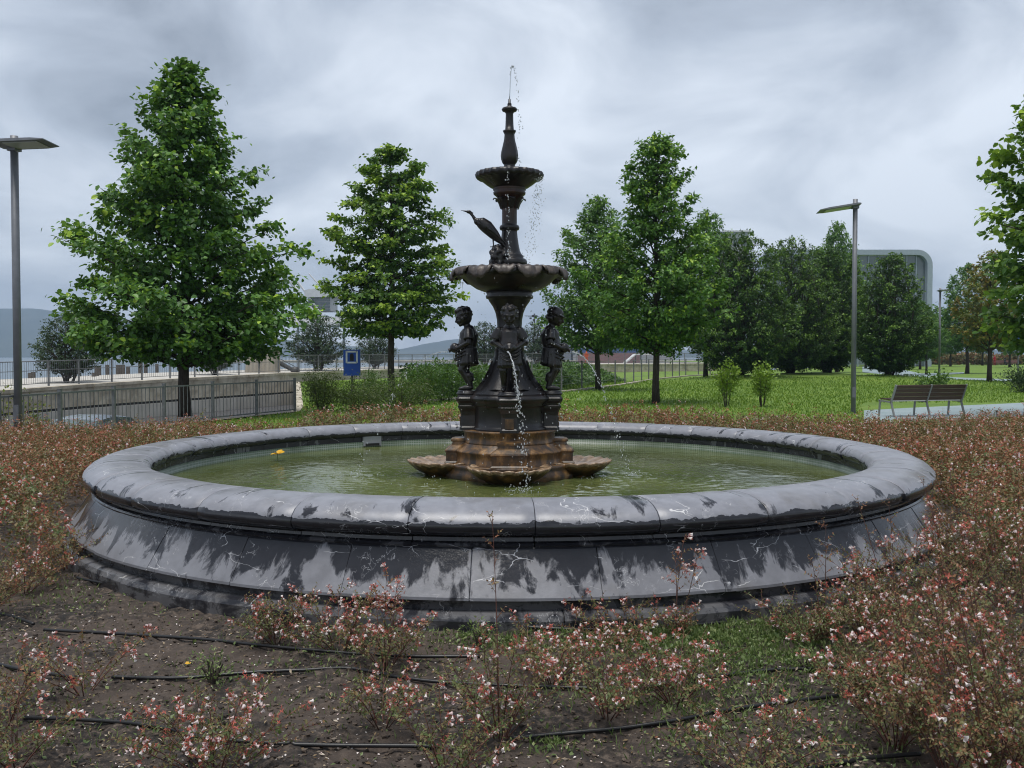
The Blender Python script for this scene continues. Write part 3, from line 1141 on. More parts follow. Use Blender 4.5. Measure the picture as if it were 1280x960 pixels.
TR = 'trees planted in the park lawn'
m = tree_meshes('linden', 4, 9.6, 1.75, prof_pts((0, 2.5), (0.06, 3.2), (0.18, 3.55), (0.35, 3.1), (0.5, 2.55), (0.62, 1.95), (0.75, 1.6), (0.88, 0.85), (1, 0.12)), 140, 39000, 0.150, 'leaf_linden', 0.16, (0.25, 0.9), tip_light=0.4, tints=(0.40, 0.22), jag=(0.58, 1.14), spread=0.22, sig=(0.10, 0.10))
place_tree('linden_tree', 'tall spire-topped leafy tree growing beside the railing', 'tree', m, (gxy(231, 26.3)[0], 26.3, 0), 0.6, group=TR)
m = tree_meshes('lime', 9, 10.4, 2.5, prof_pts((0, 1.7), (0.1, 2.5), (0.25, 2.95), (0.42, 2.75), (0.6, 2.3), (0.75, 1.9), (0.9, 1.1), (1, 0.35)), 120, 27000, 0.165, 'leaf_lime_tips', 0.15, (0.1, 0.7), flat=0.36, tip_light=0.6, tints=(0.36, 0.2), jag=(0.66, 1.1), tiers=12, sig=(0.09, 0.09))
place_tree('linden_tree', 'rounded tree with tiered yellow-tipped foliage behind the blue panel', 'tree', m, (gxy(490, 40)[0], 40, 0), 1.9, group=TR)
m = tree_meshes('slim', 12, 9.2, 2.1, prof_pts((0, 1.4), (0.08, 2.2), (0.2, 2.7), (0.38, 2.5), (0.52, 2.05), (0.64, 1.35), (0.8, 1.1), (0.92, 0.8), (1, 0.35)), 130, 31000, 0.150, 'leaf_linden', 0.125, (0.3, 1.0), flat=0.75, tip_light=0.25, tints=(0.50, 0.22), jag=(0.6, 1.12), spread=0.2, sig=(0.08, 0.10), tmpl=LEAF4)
place_tree('young_tree', 'tree with a narrow tall top and slim straight trunk on the lawn', 'tree', m, gxy(820, 33.2), 0.3, group=TR)
m2 = tree_meshes('slim2', 15, 9.3, 2.3, prof_pts((0, 1.7), (0.12, 2.6), (0.3, 2.8), (0.55, 2.35), (0.75, 1.6), (0.9, 0.9), (1, 0.3)), 130, 23000, 0.175, 'leaf_far_green', 0.14, (0.3, 1.0), flat=0.75, tints=(0.55, 0.2), tmpl=LEAF4)
place_tree('young_tree', 'broad light green tree by the fence and ivy', 'tree', m2, gxy(748, 46.5), 0.9, group=TR)
place_tree('young_tree', 'green tree rising between the narrow-topped tree and dark bushy trees', 'tree', m2, gxy(882, 64), 2.6, (1.05, 1.05, 1.18), group=TR)
m = tree_meshes('edge', 21, 10.2, 1.5, prof_pts((0, 1.3), (0.1, 2.2), (0.25, 2.6), (0.45, 2.7), (0.62, 2.4), (0.8, 1.6), (1, 0.4)), 120, 22000, 0.19, 'leaf_lime_tips', 0.16, (0.2, 0.8), flat=0.45, tip_light=0.4, tints=(0.42, 0.2))
place_tree('linden_tree', 'large-leaved tree overhanging the lawn by the rounded path shrub', 'tree', m, gxy(1364, 25), 0.4, group=TR)
m = tree_meshes('yellowing', 24, 8.2, 2.4, prof_pts((0, 1.2), (0.2, 2.1), (0.5, 2.0), (0.8, 1.3), (1, 0.3)), 70, 7500, 0.20, 'leaf_yellowing', 0.15, (0.4, 1.1), flat=0.7, tints=(0.55, 0.25), tmpl=LEAF4)
place_tree('young_tree', 'thin tree with yellowing sparse leaves and a bare trunk', 'tree', m, gxy(1237, 60), 0.0, group=TR)
far = tree_meshes('far', 27, 10.0, 2.6, prof_pts((0, 1.6), (0.15, 2.9), (0.4, 3.0), (0.7, 2.1), (0.9, 1.1), (1, 0.3)), 90, 11000, 0.24, 'leaf_far_green', 0.17, (0.3, 1.0), flat=0.7, tmpl=LEAF4)
place_tree('park_tree', 'dark-trunked tree behind the far lamp post', 'tree', far, gxy(1209, 90), 0.0, (1.0, 1.0, 1.03), group=TR)
place_tree('park_tree', 'tall tree showing above the dark bushy trees beside the glass building', 'tree', m2, gxy(1046, 96), 1.0, (1.15, 1.15, 1.6), group=TR)
BG = 'far trees behind the lawn'
for px, Y, rz, s in ((1150, 118, 1, 0.85), (1188, 150, 2, 0.95), (1228, 165, 3, 1.0), (1262, 140, 4, 0.95), (1296, 120, 5, 1.1), (1082, 125, 0.5, 0.9), (1170, 185, 0.2, 1.0)):
    place_tree('park_tree', 'small far green tree in the row behind the lawn', 'tree', far, gxy(px, Y), rz, s, group=BG)
place_tree('park_tree', 'short light green tree before the foot of the glass building', 'tree', far, gxy(1158, 84), 1.3, (0.62, 0.62, 0.60), group=TR)
hb1 = tree_meshes('hornbeam', 31, 8.9, 0.5, prof_pts((0, 1.7), (0.12, 3.0), (0.3, 3.55), (0.5, 3.35), (0.72, 2.7), (0.9, 1.75), (1, 0.7)), 260, 46000, 0.15, 'leaf_hornbeam', 0.09, (0.6, 1.3), spread=0.2, flat=0.8, tmpl=LEAF4, tints=(0.40, 0.2), tip_light=0.55, multi=9, jag=(0.80, 1.08), sig=(0.07, 0.09))
hb2 = tree_meshes('hornbeam2', 34, 8.0, 0.6, prof_pts((0, 1.3), (0.12, 2.2), (0.3, 2.65), (0.5, 2.5), (0.72, 2.05), (0.9, 1.35), (1, 0.55)), 230, 36000, 0.15, 'leaf_hornbeam', 0.08, (0.6, 1.3), spread=0.2, flat=0.8, tmpl=LEAF4, tints=(0.38, 0.2), tip_light=0.5, multi=8, jag=(0.80, 1.08), sig=(0.07, 0.09))
HB = 'dense dark multi-stemmed trees on grass mounds'
for (hx, hy), ms, rz, s, lab in zip(hornbeam_spots(), (hb1, hb1, hb2, hb2), (0, 2.1, 1.0, 3.0), ((1.08, 1.08, 1.04), (0.98, 0.98, 1.06), (1.22, 1.22, 1.16), (1.0, 1.0, 0.98)),
                                    ('widest dense dark bushy tree behind the two lime green shrubs', 'dense dark bushy tree in the middle of its clump, many-stemmed', 'dense dark bushy tree nearest the lawn lamp pole', 'dense dark bushy tree standing alone before the glass building')):
    place_tree('hornbeam_tree', lab, 'tree', ms, (hx, hy, float(lawn_h(hx, hy)) - 0.05), rz, s, group=HB)
ev = tree_meshes('evergreen', 41, 3.7, 0.9, prof_pts((0, 1.2), (0.25, 1.75), (0.6, 1.6), (0.85, 1.0), (1, 0.3)), 70, 8000, 0.13, 'leaf_evergreen', 0.06, (0.5, 1.0), spread=0.3, flat=0.8, tmpl=LEAF4, multi=5, tints=(0.45, 0.22), tip_light=0.2)
EVG = 'low dark evergreens along the promenade'


def prom_z(x, y):
    return float(np.interp(y, [p[1] for p in W], [p[2] for p in W])) - 0.02


for px, Y, s, rz, lab in ((86, 46, (0.95, 0.95, 0.88), 0.0, 'dark evergreen standing alone on the promenade near the railing lamp post'), (398, 68, (1.28, 1.28, 1.05), 1.0, 'dark evergreen behind the railing beneath the white raised pavilion'),
                          (470, 76, (0.95, 0.95, 0.85), 2.0, 'dark evergreen half hidden behind the yellow-tipped tree'), (606, 92, (1.25, 1.25, 1.1), 3.0, 'dark evergreen seen between the railing-side child statue and fountain stem'), (672, 97, (1.2, 1.2, 1.15), 4.0, 'dark evergreen seen between the fountain stem and hatted child statue'), (268, 57, (0.7, 0.7, 0.52), 4.4, 'little evergreen under the spire-topped tree')):
    x = (px - 640) / FPX * Y
    place_tree('evergreen_tree', lab, 'tree', ev, (x, Y, prom_z(x, Y)), rz, s, group=EVG)


# ------------------------------------------------------------------ shrubs
def shrub(name, label, loc, h, r, leaf, n_leaves, mat, seed, stems=9, tmpl=LEAF4, tints=(0.5, 0.25), group=None, low=0.15, cat='shrub', spiky=0.0):
    rng = np.random.default_rng(seed)
    t = thing(name, label, cat, loc, 0, group)
    wood = Geo()
    ctr, wg = [], []
    for k in range(stems):
        a = 2 * PI * k / stems + rng.uniform(-.4, .4)
        rr = r * math.sqrt(rng.uniform(0.05, 1.0)) * 0.9
        hh = h * rng.uniform(0.72, 1.05) * (1 - 0.35 * (rr / r) ** 2)
        p0 = Vector((0.12 * r * math.cos(a), 0.12 * r * math.sin(a), 0))
        p2 = Vector((rr * math.cos(a), rr * math.sin(a), hh))
        p1 = p0.lerp(p2, 0.45) + Vector((0, 0, 0.12 * h))
        q = lambda s: p0 * (1 - s) ** 2 + p1 * 2 * s * (1 - s) + p2 * s * s
        wood.tube([q(s) for s in (0, .35, .7, 1)], [0.012, 0.009, 0.006, 0.003], 5, cap=False)
        for j in range(12):
            s = low + (1 - low) * rng.random() ** 0.8
            c = q(s) + Vector(tuple(rng.normal(0, 0.16 * r, 3)))
            c.z = max(c.z, 0.06)
            ctr.append(tuple(c))
            wg.append(rng.uniform(0.4, 1.5))
        for j in range(3):
            ctr.append(tuple(q(1.0) + Vector((0, 0, spiky * rng.random() * h))))
            wg.append(0.5)
    ctr, wg = np.array(ctr), np.array(wg)
    ix = np.repeat(np.arange(len(ctr)), rng.poisson(wg / wg.sum() * n_leaves))
    N = len(ix)
    pos = ctr[ix] + rng.normal(size=(N, 3)) * (0.10 * r + 0.03)
    pos[:, 2] = np.maximum(pos[:, 2], 0.03)
    o = pos * np.array([1, 1, 0.3])
    o = o / np.maximum(np.linalg.norm(o, axis=1)[:, None], 1e-6)
    g = Geo()
    add_leaves(g, pos, o + unit(rng, N) * 0.9 + np.array([0, 0, 0.2]), np.array([[0, 0, 1.0]]) + unit(rng, N) * 0.8, leaf * rng.uniform(0.6, 1.3, N), tmpl, np.clip(rng.normal(*tints, N), 0, 1))
    wood.build('stems', 'bark', t, True)
    g.build('foliage', mat, t)
    return t


SH = 'olive shrubs at the end of the railing'
shrub('shrub', 'olive shrub against the last railing post', gxy(402, 28.2), 1.12, 0.85, 0.05, 5200, 'leaf_olive', 51, 16, spiky=0.12, group=SH)
shrub('shrub', 'olive shrub under the blue panel', gxy(448, 28.6), 0.8, 0.85, 0.05, 5200, 'leaf_olive', 52, 16, spiky=0.1, group=SH)
shrub('shrub', 'olive shrub nearest the railing-side child statue, above the basin rim', gxy(500, 27.4), 1.0, 0.95, 0.05, 5600, 'leaf_olive', 53, 18, spiky=0.12, group=SH)
shrub('shrub', 'brighter green shrub poking above the olive shrubs', gxy(468, 30.5), 1.05, 0.55, 0.06, 2400, 'leaf_ivy', 54, 9, spiky=0.15)
for i, (px, Y, h, r) in enumerate(((528, 33, 1.3, 0.9), (556, 35, 1.5, 1.0), (580, 38, 1.4, 1.0))):
    shrub('shrub', 'leafy green shrub in the mass behind the railing-side child statue', gxy(px, Y), h, r, 0.085, 3200, 'leaf_ivy', 60 + i, 12, group='green shrubs behind the railing-side child statue', tints=(0.55, 0.25))
shrub('shrub', 'upright lime green shrub of the lawn pair, nearer the slim tree', gxy(908, 30.5), 1.35, 0.42, 0.075, 1100, 'leaf_lime', 71, 9, tmpl=LEAF6, low=0.3, spiky=0.15)
shrub('shrub', 'upright lime green shrub of the lawn pair, nearer the lamp pole', gxy(953, 30.5), 1.3, 0.48, 0.075, 1150, 'leaf_lime', 72, 9, tmpl=LEAF6, low=0.3, spiky=0.12)
shrub('shrub', 'small leafy shrub rising behind the bench back', gxy(1166, 41), 1.0, 0.75, 0.10, 900, 'leaf_ivy', 73, 9, tmpl=LEAF6, spiky=0.35)
shrub('shrub', 'rounded dark shrub on the lawn beyond the bench path', gxy(1277, 43), 1.1, 0.85, 0.085, 2400, 'leaf_evergreen', 74, 12, tints=(0.7, 0.2))
shrub('shrub', 'yellowish shrub beyond the railing at the railing lamp post', (-12.6, 24.0, -1.4), 2.0, 1.35, 0.085, 2600, 'leaf_yellowing', 75, 12, tints=(0.35, 0.2))


def build_ivy():
    rng = np.random.default_rng(80)
    N = 15000
    u = rng.random(N)
    P = [Vector((-1.9, 39, 0)), Vector((2.0, 45.0, 0)), Vector((5.3, 54.5, 0)), Vector((8.0, 64, 0))]
    seg = np.minimum((u * 3).astype(int), 2)
    f = u * 3 - seg
    A = np.array([tuple(p) for p in P])
    base = A[seg] * (1 - f)[:, None] + A[seg + 1] * f[:, None]
    d = A[seg + 1] - A[seg]
    d /= np.linalg.norm(d, axis=1)[:, None]
    off = rng.random(N)
    pos = base + np.stack([-d[:, 1], d[:, 0], 0 * u], 1) * (0.4 + off * 3.2)[:, None]
    top = 0.45 + 0.75 * np.sin(np.clip(off * 1.5, 0, 1) * PI / 2) + 0.25 * vnoise(pos[:, 0] * 0.8, pos[:, 1] * 0.8, 6, 3)
    top *= np.clip((1 - u) * 6, 0.15, 1)
    pos[:, 2] = top * (1 - 0.7 * rng.random(N) ** 2)
    g = Geo()
    add_leaves(g, pos, unit(rng, N) + np.array([0.2, -0.6, -0.3]), np.array([[0, -0.6, 0.8]]) + unit(rng, N) * 0.6, 0.20 * rng.uniform(0.6, 1.2, N), LEAF4, np.clip(rng.normal(0.45, 0.25, N), 0, 1))
    tag(g.build('ivy', 'leaf_ivy'), 'ivy mounded along the foot of the wall behind the fence', 'ivy', kind='stuff')
    # far russet hedge
    N = 9000
    px = rng.uniform(1120, 1330, N)
    Y = 178 + rng.uniform(0, 4, N)
    x = (px - 640) / FPX * Y
    pos = np.stack([x, Y, rng.uniform(0.1, 2.0, N) + 0.5 * vnoise(x * 0.3, Y * 0, 7, 3)], 1)
    g = Geo()
    add_leaves(g, pos, unit(rng, N), unit(rng, N) + np.array([0, -.5, .6]), 0.5 * rng.uniform(0.6, 1.2, N), LEAF4, np.clip(rng.normal(0.55, 0.25, N), 0, 1))
    tag(g.build('hedge', 'leaf_abelia'), 'long russet hedge at the far end of the lawn', 'hedge', kind='stuff')


build_ivy()


def build_lawn_grass():
    rng = np.random.default_rng(90)
    g = Geo()
    N = 95000
    Y = 17.0 + 45 * rng.random(N) ** 1.6
    X = rng.uniform(-0.36, 0.56, N) * Y
    keep = (X > xb(Y) + 0.3) & ~((X > 8.5) & (Y > 24.3) & (Y < 33.5) & (X > 0.366 * Y))
    X, Y = X[keep], Y[keep]
    N = len(X)
    pos = np.stack([X, Y, lawn_h(X, Y)], 1)
    add_leaves(g, pos, unit(rng, N) * 0.55 + np.array([0, 0, 1.0]), unit(rng, N) + np.array([0, -1, 0]), rng.uniform(0.03, 0.075, N) * (1 + (Y - 17) / 40), LEAFN, np.clip(rng.normal(0.5, 0.25, N), 0, 1))
    tag(g.build('grass', 'grass_blade'), 'short grass blades of the lawn', 'grass', kind='stuff')


build_lawn_grass()
#@@BACK
# ------------------------------------------------------------------ lamp posts, bench, signs, buildings behind
def lamp(label, px, Y, top_py, side, head_len, rz=0.0, tilt=0.06):
    x = (px - 640) / FPX * Y
    zt = at(px, top_py, Y).z
    t = thing('street_lamp', label, 'lamp post', (x, Y, 0), rz, 'grey lamp posts')
    Geo().tube([(0, 0, 0), (0, 0, zt)], [0.068, 0.066], 16).build('pole', 'grey_metal', t, True)
    Geo().tube([(0, 0, 0), (0, 0, 0.02)], 0.16, 16).build('base_plate', 'grey_metal', t)
    Geo().box((0, 0, 0.62), (0.10, 0.142, 0.30)).build('access_door', 'grey_metal', t)
    z = zt - 0.20
    M = Matrix.Rotation(-side * tilt, 4, 'Y') @ Matrix.Rotation(R(-7), 4, 'X')
    Geo().box((0, 0, z), (0.17, 0.17, 0.14)).box((side * 0.12, 0, z), (0.12, 0.10, 0.06)).build('clamp', 'grey_metal', t)
    h = Geo()
    w = 0.46
    x0, x1 = (-0.24 if side > 0 else 0.10), head_len
    if side < 0:
        x0 = -0.12
    # slim tapering head plate
    pr = [(x0, 0.035, w * 0.75), (x0 + 0.1, 0.05, w), (x1 - 0.25, 0.045, w), (x1, 0.015, w * 0.9)]
    V, F = [], []
    for (a, th, ww) in pr:
        X = a if side > 0 else -a
        V += [(X, -ww / 2, -th / 2), (X, ww / 2, -th / 2), (X, ww / 2, th / 2), (X, -ww / 2, th / 2)]
    for i in range(len(pr) - 1):
        for k in range(4):
            F.append([i * 4 + k, i * 4 + (k + 1) % 4, (i + 1) * 4 + (k + 1) % 4, (i + 1) * 4 + k])
    F += [[3, 2, 1, 0], [12, 13, 14, 15]]
    V = np.array(V) @ np.array(M.to_3x3()).T + np.array((0, -0.16 if side > 0 else 0, z + 0.02))
    hd = fix_normals(h.add(V, np.array(F)).build('lamp_head', 'grey_metal', t))
    c = np.array(((x0 + x1) / 2 * side + side * 0.06, 0, -0.030)) @ np.array(M.to_3x3()).T + np.array((0, -0.16 if side > 0 else 0, z + 0.02))
    Geo().box(c, ((x1 - x0) * 0.62, w * 0.72, 0.012), M=M).build('lens', 'lamp_lens', hd)
    return t


lamp('grey lamp post by the railing, head pointing over the planting bed', 22, 17.2, 170, 1, 0.90, rz=R(-14), tilt=-0.02)
lamp('grey lamp post on the lawn near the bench', 1067, 27.4, 249, -1, 1.06, tilt=-0.16)
lamp('far grey lamp post behind the small bench shrub', 1174, 66, 360, 1, 0.55, tilt=0.0)


def build_bench():
    c = gnd(1156, 521)
    t = thing('park_bench', 'two-bay bench with dark slats and steel frames beside the blue path', 'bench', (c.x, c.y, 0.012), R(16), None)
    L = 2.25
    # local: seat looks to +Y (away from the camera), back towards -Y
    ang = R(14)
    for i, x in enumerate((-L / 2, 0, L / 2)):
        g = Geo()
        for a, b, w in (((0.0, -0.20, 0.02), (0.0, -0.06, 0.40), 0.05), ((0.0, -0.06, 0.40), (0.0, -0.26, 0.86), 0.05), ((0.0, -0.08, 0.40), (0.0, 0.44, 0.43), 0.045), ((0.0, 0.40, 0.43), (0.0, 0.44, 0.0), 0.045)):
            A, B = Vector(a), Vector(b)
            d = (B - A)
            M = Matrix.Rotation(-math.atan2(d.y, d.z), 4, 'X')
            g.box(((A + B) / 2), (0.035, w, d.length + 0.02), M=M)
        g.build('frame', 'bench_steel', t, loc=(x, 0, 0))
    slat = Geo().box((0, 0, 0), (L / 2 - 0.06, 0.028, 0.098)).mesh('back_slat', 'bench_wood')
    seat = Geo().box((0, 0, 0), (L / 2 - 0.06, 0.095, 0.03)).mesh('seat_slat', 'bench_wood')
    pale = Geo().box((0, 0, 0), (L / 2 - 0.06, 0.03, 0.05)).mesh('seat_edge_glint', 'ship_white')  # pale colour paints the bright reflection off the seat
    for sx in (-1, 1):
        for k in range(4):
            s = k / 3
            part('back_slat', slat, t, (sx * L / 4, -0.085 - 0.155 * (0.12 + 0.88 * s), 0.50 + 0.315 * s), (R(23.5), 0, 0))
        for k in range(4):
            part('seat_slat', seat, t, (sx * L / 4, 0.04 + 0.112 * k, 0.462 + 0.006 * k))
        part('seat_edge_glint', pale, t, (sx * L / 4, -0.035, 0.445))


build_bench()


def build_signs():
    # blue panel behind the railing
    Y = 41.0
    a, b = at(429.5, 437, Y), at(450.5, 469.5, Y)
    cx, w, h = (a.x + b.x) / 2, b.x - a.x, a.z - b.z
    t = thing('information_panel', 'blue panel with a white arched emblem on a post', 'sign', (cx, Y, 0))
    body = Geo().box((0, 0, b.z + h / 2), (w, 0.12, h)).build('panel', 'sign_blue', t)
    Geo().tube([(0, 0.0, 0), (0, 0.0, b.z)], 0.05, 10).build('post', 'dark_metal', t)
    f = Geo()
    fw, fh, z0 = w * 0.62, h * 0.40, b.z + h * 0.52
    for c, s in (((0, -0.066, z0 - 0.02), (fw, 0.012, 0.07)), ((0, -0.066, z0 + fh), (fw, 0.012, 0.07)), ((-fw / 2, -0.066, z0 + fh / 2), (0.07, 0.012, fh + 0.07)), ((fw / 2, -0.066, z0 + fh / 2), (0.07, 0.012, fh + 0.07))):
        f.box(c, s)
    f.build('emblem_frame', 'sign_white', body)
    g = Geo()
    n = 10
    ar = [(-0.085, z0 + 0.05), (0.085, z0 + 0.05)] + [(0.085 * math.cos(PI * k / n), z0 + 0.26 + 0.11 * math.sin(PI * k / n)) for k in range(n + 1)]
    V = [(x, -0.062, z) for x, z in ar] + [(x, -0.072, z) for x, z in ar]
    k = len(ar)
    g.add(V, [np.array([list(range(k))[::-1]]), np.array([list(range(k, 2 * k))]), np.array([[i, (i + 1) % k, k + (i + 1) % k, k + i] for i in range(k)])])
    g.build('emblem_arch', 'cloth_dark', body)
    # small blue street sign
    Y = 62
    p = at(1272.5, 462, Y)
    t = thing('sign_post', 'small blue sign on a slim grey post at the far lawn', 'sign', (p.x, Y, float(lawn_h(p.x, Y))))
    zt = at(1272, 420, Y).z
    Geo().tube([(0, 0, -0.02), (0, 0, zt)], 0.045, 8).build('post', 'grey_metal', t)
    Geo().box((-0.14, -0.055, zt - 0.10), (0.30, 0.02, 0.20)).build('sign_plate', 'sign_blue', t)
    # short marker on the path
    p = gnd(1246, 523)
    t = thing('marker_post', 'tiny slim marker post at the edge of the bench path', 'post', (p.x, p.y, 0.0))
    Geo().tube([(0, 0, 0), (0, 0, 0.17)], 0.018, 8).build('stake', 'grey_metal', t)
    Geo().box((0, 0, 0.19), (0.05, 0.05, 0.05)).build('cap', 'lid_dark', t)


build_signs()


def build_glass_building():
    Y = 150.0
    x1 = at(1166, 330, Y).x
    zt = at(1100, 312, Y).z
    x0 = x1 - 27
    t = thing('glass_building', 'glass building with a pale rounded frame behind the dark bushy trees', 'building', (0, Y, 0))
    Rr, th = 2.4, 0.8
    # frame outline (rounded at the top right and top left), swept in depth
    def outline(ins):
        r = max(Rr - ins, 0.4)
        pts = [(x1 - ins, 0)]
        for k in range(9):
            a = PI / 2 * k / 8
            pts.append((x1 - ins - r + r * math.cos(a), zt - ins - r + r * math.sin(a)))
        for k in range(9):
            a = PI / 2 + PI / 2 * k / 8
            pts.append((x0 + ins + r + r * math.cos(a), zt - ins - r + r * math.sin(a)))
        pts.append((x0 + ins, 0))
        return pts
    A, B = outline(0), outline(th)
    n = len(A)
    V = [(x, 0, z) for x, z in A] + [(x, 0, z) for x, z in B] + [(x, 16, z) for x, z in A] + [(x, 0.9, z) for x, z in B]
    F = []
    for i in range(n - 1):
        F += [[i, i + 1, n + i + 1, n + i], [i, 2 * n + i, 2 * n + i + 1, i + 1], [n + i, n + i + 1, 3 * n + i + 1, 3 * n + i]]
    fix_normals(Geo().add(V, np.array(F)).build('frame', 'white_frame', t, False))
    # curtain wall panes and mullions
    ix0, ix1 = x0 + th, x1 - th
    cols = 17
    rows = [0.2, 4.4, 8.6, 10.2, zt - th]
    cw = (ix1 - ix0) / cols
    for j in range(len(rows) - 1):
        pm = Geo().box((0, 0, 0), (cw - 0.14, 0.05, rows[j + 1] - rows[j] - 0.14)).mesh('pane', 'glass')
        for i in range(cols):
            part('pane', pm, t, (ix0 + cw * (i + 0.5), 0.85, (rows[j] + rows[j + 1]) / 2))
    for i in range(1, cols):
        Geo().box((ix0 + cw * i, 0.72, zt / 2 - th / 2), (0.13, 0.2, zt - th)).build('mullion', 'white_frame', t)
    for z in rows[1:-1]:
        Geo().box(((ix0 + ix1) / 2, 0.74, z), (ix1 - ix0, 0.16, 0.16)).build('transom', 'white_frame', t)
    # grey block behind
    Y = 200
    a, b = at(905, 290, Y), at(936, 305, Y)
    t = thing('office_block', 'grey flat-topped block peeping over the dark bushy trees', 'building', ((a.x + b.x) / 2, Y, 0))
    w = b.x - a.x
    Geo().box((0, 5, a.z / 2), (w, 10, a.z)).build('wall', 'grey_wall', t)
    Geo().box((0, 4.9, a.z + 0.15), (w + 0.5, 10.4, 0.3)).build('roof', 'white_wall', t)
    for i in range(3):
        wd = Geo().box((-w / 2 + w * (i + 0.5) / 3, -0.03, a.z - 2.0), (w / 3 - 0.4, 0.06, 1.6)).build('window', 'glass', t)


build_glass_building()


def build_harbour():
    # white raised pavilion over the water
    Y = 120.0
    P = lambda px, py: at(px, py, Y)
    x0, x1 = P(362, 400).x, P(462, 400).x
    zd = P(400, 407).z
    t = thing('pavilion', 'white raised pavilion with slanted beams and a curved roof above the water', 'building', (0, Y, 0))
    Geo().box(((x0 + x1) / 2, 3, zd + 0.2), (x1 - x0, 7, 0.4)).build('deck', 'white_wall', t)
    Geo().box(((x0 + x1) / 2 - 0.5, 3, zd + 0.75), ((x1 - x0) * 0.93, 6, 0.7)).build('plinth', 'white_wall', t)
    a, b = P(384, 372), P(412, 390)
    Geo().box(((a.x + b.x) / 2, 3, (a.z + b.z) / 2 + 0.2), (b.x - a.x, 5, a.z - b.z)).build('cabin', 'grey_wall', t)
    for k in range(4):
        z = b.z + (a.z - b.z) * (k + 0.6) / 4.2
        Geo().box(((a.x + b.x) / 2, 0.46, z), (b.x - a.x - 0.1, 0.06, 0.26)).build('window', 'glass', t)
    # curved roof
    g = Geo()
    V = []
    n = 10
    for yy in (-0.2, 6.2):
        for k in range(n + 1):
            s = k / n
            V.append((a.x - 0.3 + (b.x - a.x + 0.9) * s, yy, a.z + 0.25 + 0.85 * math.sin(PI * (0.25 + 0.75 * s)) ** 0.8 if s < 1 else a.z + 0.2))
    for yy in (-0.2, 6.2):
        for k in range(n + 1):
            V.append((a.x - 0.3 + (b.x - a.x + 0.9) * k / n, yy, a.z + 0.05))
    m = n + 1
    F = [[k, k + 1, m + k + 1, m + k] for k in range(n)] + [[k, 2 * m + k, 2 * m + k + 1, k + 1] for k in range(n)] + [[m + k, m + k + 1, 3 * m + k + 1, 3 * m + k] for k in range(n)]
    fix_normals(g.add(V, np.array(F)).build('roof', 'white_wall', t))
    Geo().box((P(386, 364).x, 2.6, P(386, 363).z), (1.1, 2, 0.35)).build('roof_vent', 'dark_metal', t)
    for (p, q, w) in (((363, 352), (398, 398), 0.42), ((372, 352), (404, 396), 0.25), ((386, 342), (406, 364), 0.16), ((362, 402), (384, 372), 0.2)):
        A, B = P(*p), P(*q)
        Geo().tube([(A.x, 0.0, A.z), (B.x, 0.0, B.z)], w / 2, 6).build('slanted_beam', 'white_wall', t)
    for px in (366, 392, 425, 458):
        Geo().tube([(P(px, 440).x, 3, -4), (P(px, 440).x, 3, zd)], 0.16, 8).build('column', 'grey_wall', t)
    # beige concrete block on the promenade
    Y = 61.5
    P = lambda px, py: at(px, py, Y)
    a, b, tl, tr = P(306, 467), P(344, 467), P(311, 442), P(341, 434)
    t = thing('concrete_block', 'beige slanted concrete block on the promenade by the railing', 'block', (0, Y, 0))
    xm = (a.x + b.x) / 2 - 0.05
    zb = 0.5
    for nm, xa, xc, za, zc in (('left_panel', a.x, xm - 0.02, tl.z, (tl.z + tr.z) / 2), ('right_panel', xm + 0.02, b.x, (tl.z + tr.z) / 2, tr.z)):
        V = [(xa, 0, zb), (xc, 0, zb), (xc, 0, zc), (xa + 0.1, 0, za), (xa, 1.4, zb), (xc, 1.4, zb), (xc, 1.4, zc), (xa + 0.1, 1.4, za)]
        fix_normals(Geo().add(V, np.array([[0, 1, 2, 3], [5, 4, 7, 6], [0, 4, 5, 1], [1, 5, 6, 2], [2, 6, 7, 3], [3, 7, 4, 0]])).build(nm, 'concrete_beige', t))
    # dark slanted gangway beside it
    t = thing('gangway', 'dark slanted gangway beam beside the beige block', 'gangway', (0, 63, 0))
    P = lambda px, py: at(px, py, 63)
    A, B = P(344, 451), P(368, 463.5)
    Geo().tube([(A.x, 0, A.z), (B.x, 0, B.z)], [0.16, 0.13], 8).build('beam', 'dark_metal', t)
    Geo().tube([(A.x, 0, A.z + 0.3), (B.x, 0, B.z + 0.3)], 0.02, 6).build('handrail', 'dark_metal', t)
    q = P(369, 463)
    Geo().ellipsoid((q.x, 0, q.z), (0.32, 0.3, 0.26)).build('pivot', 'dark_metal', t, True)
    # moorings and pontoon at the left
    for i, (px, py0, py1) in enumerate(((37.5, 466, 484), (41.5, 465, 484), (117, 466, 475), (121, 457, 472), (124, 457, 472), (134, 456, 472), (147, 456, 471), (150, 456, 471), (154, 456, 471), (160, 458, 470), (175, 452, 468), (182, 452, 468), (196, 455, 467))):
        Y = 52.0 + i * 1.2
        p = at(px, py0, Y)
        g = Geo().tube([(0, 0, -4), (0, 0, p.z)], [0.13, 0.12], 8)
        o = g.build('mooring_pile', 'timber', None, True, (p.x, Y, 0))
        tag(o, 'dark timber pile standing in the water beyond the promenade railing', 'pile', 'timber piles in the water')
    p0, p1 = at(58, 472, 55), at(300, 464, 80)
    t = thing('pontoon', 'long grey pontoon on the water behind the lone evergreen', 'pontoon', (0, 0, 0))
    d = (p1 - p0)
    c = (p0 + p1) / 2
    Geo().box((c.x, c.y, -0.45), (d.length, 2.4, 0.5), math.atan2(d.y, d.x)).build('deck', 'concrete', t)
    Geo().box((c.x, c.y, 0.05), (d.length * 0.99, 0.25, 0.18), math.atan2(d.y, d.x)).build('fender_rail', 'timber', t)
    # floodlight mast
    Y = 150
    p = at(668, 392, Y)
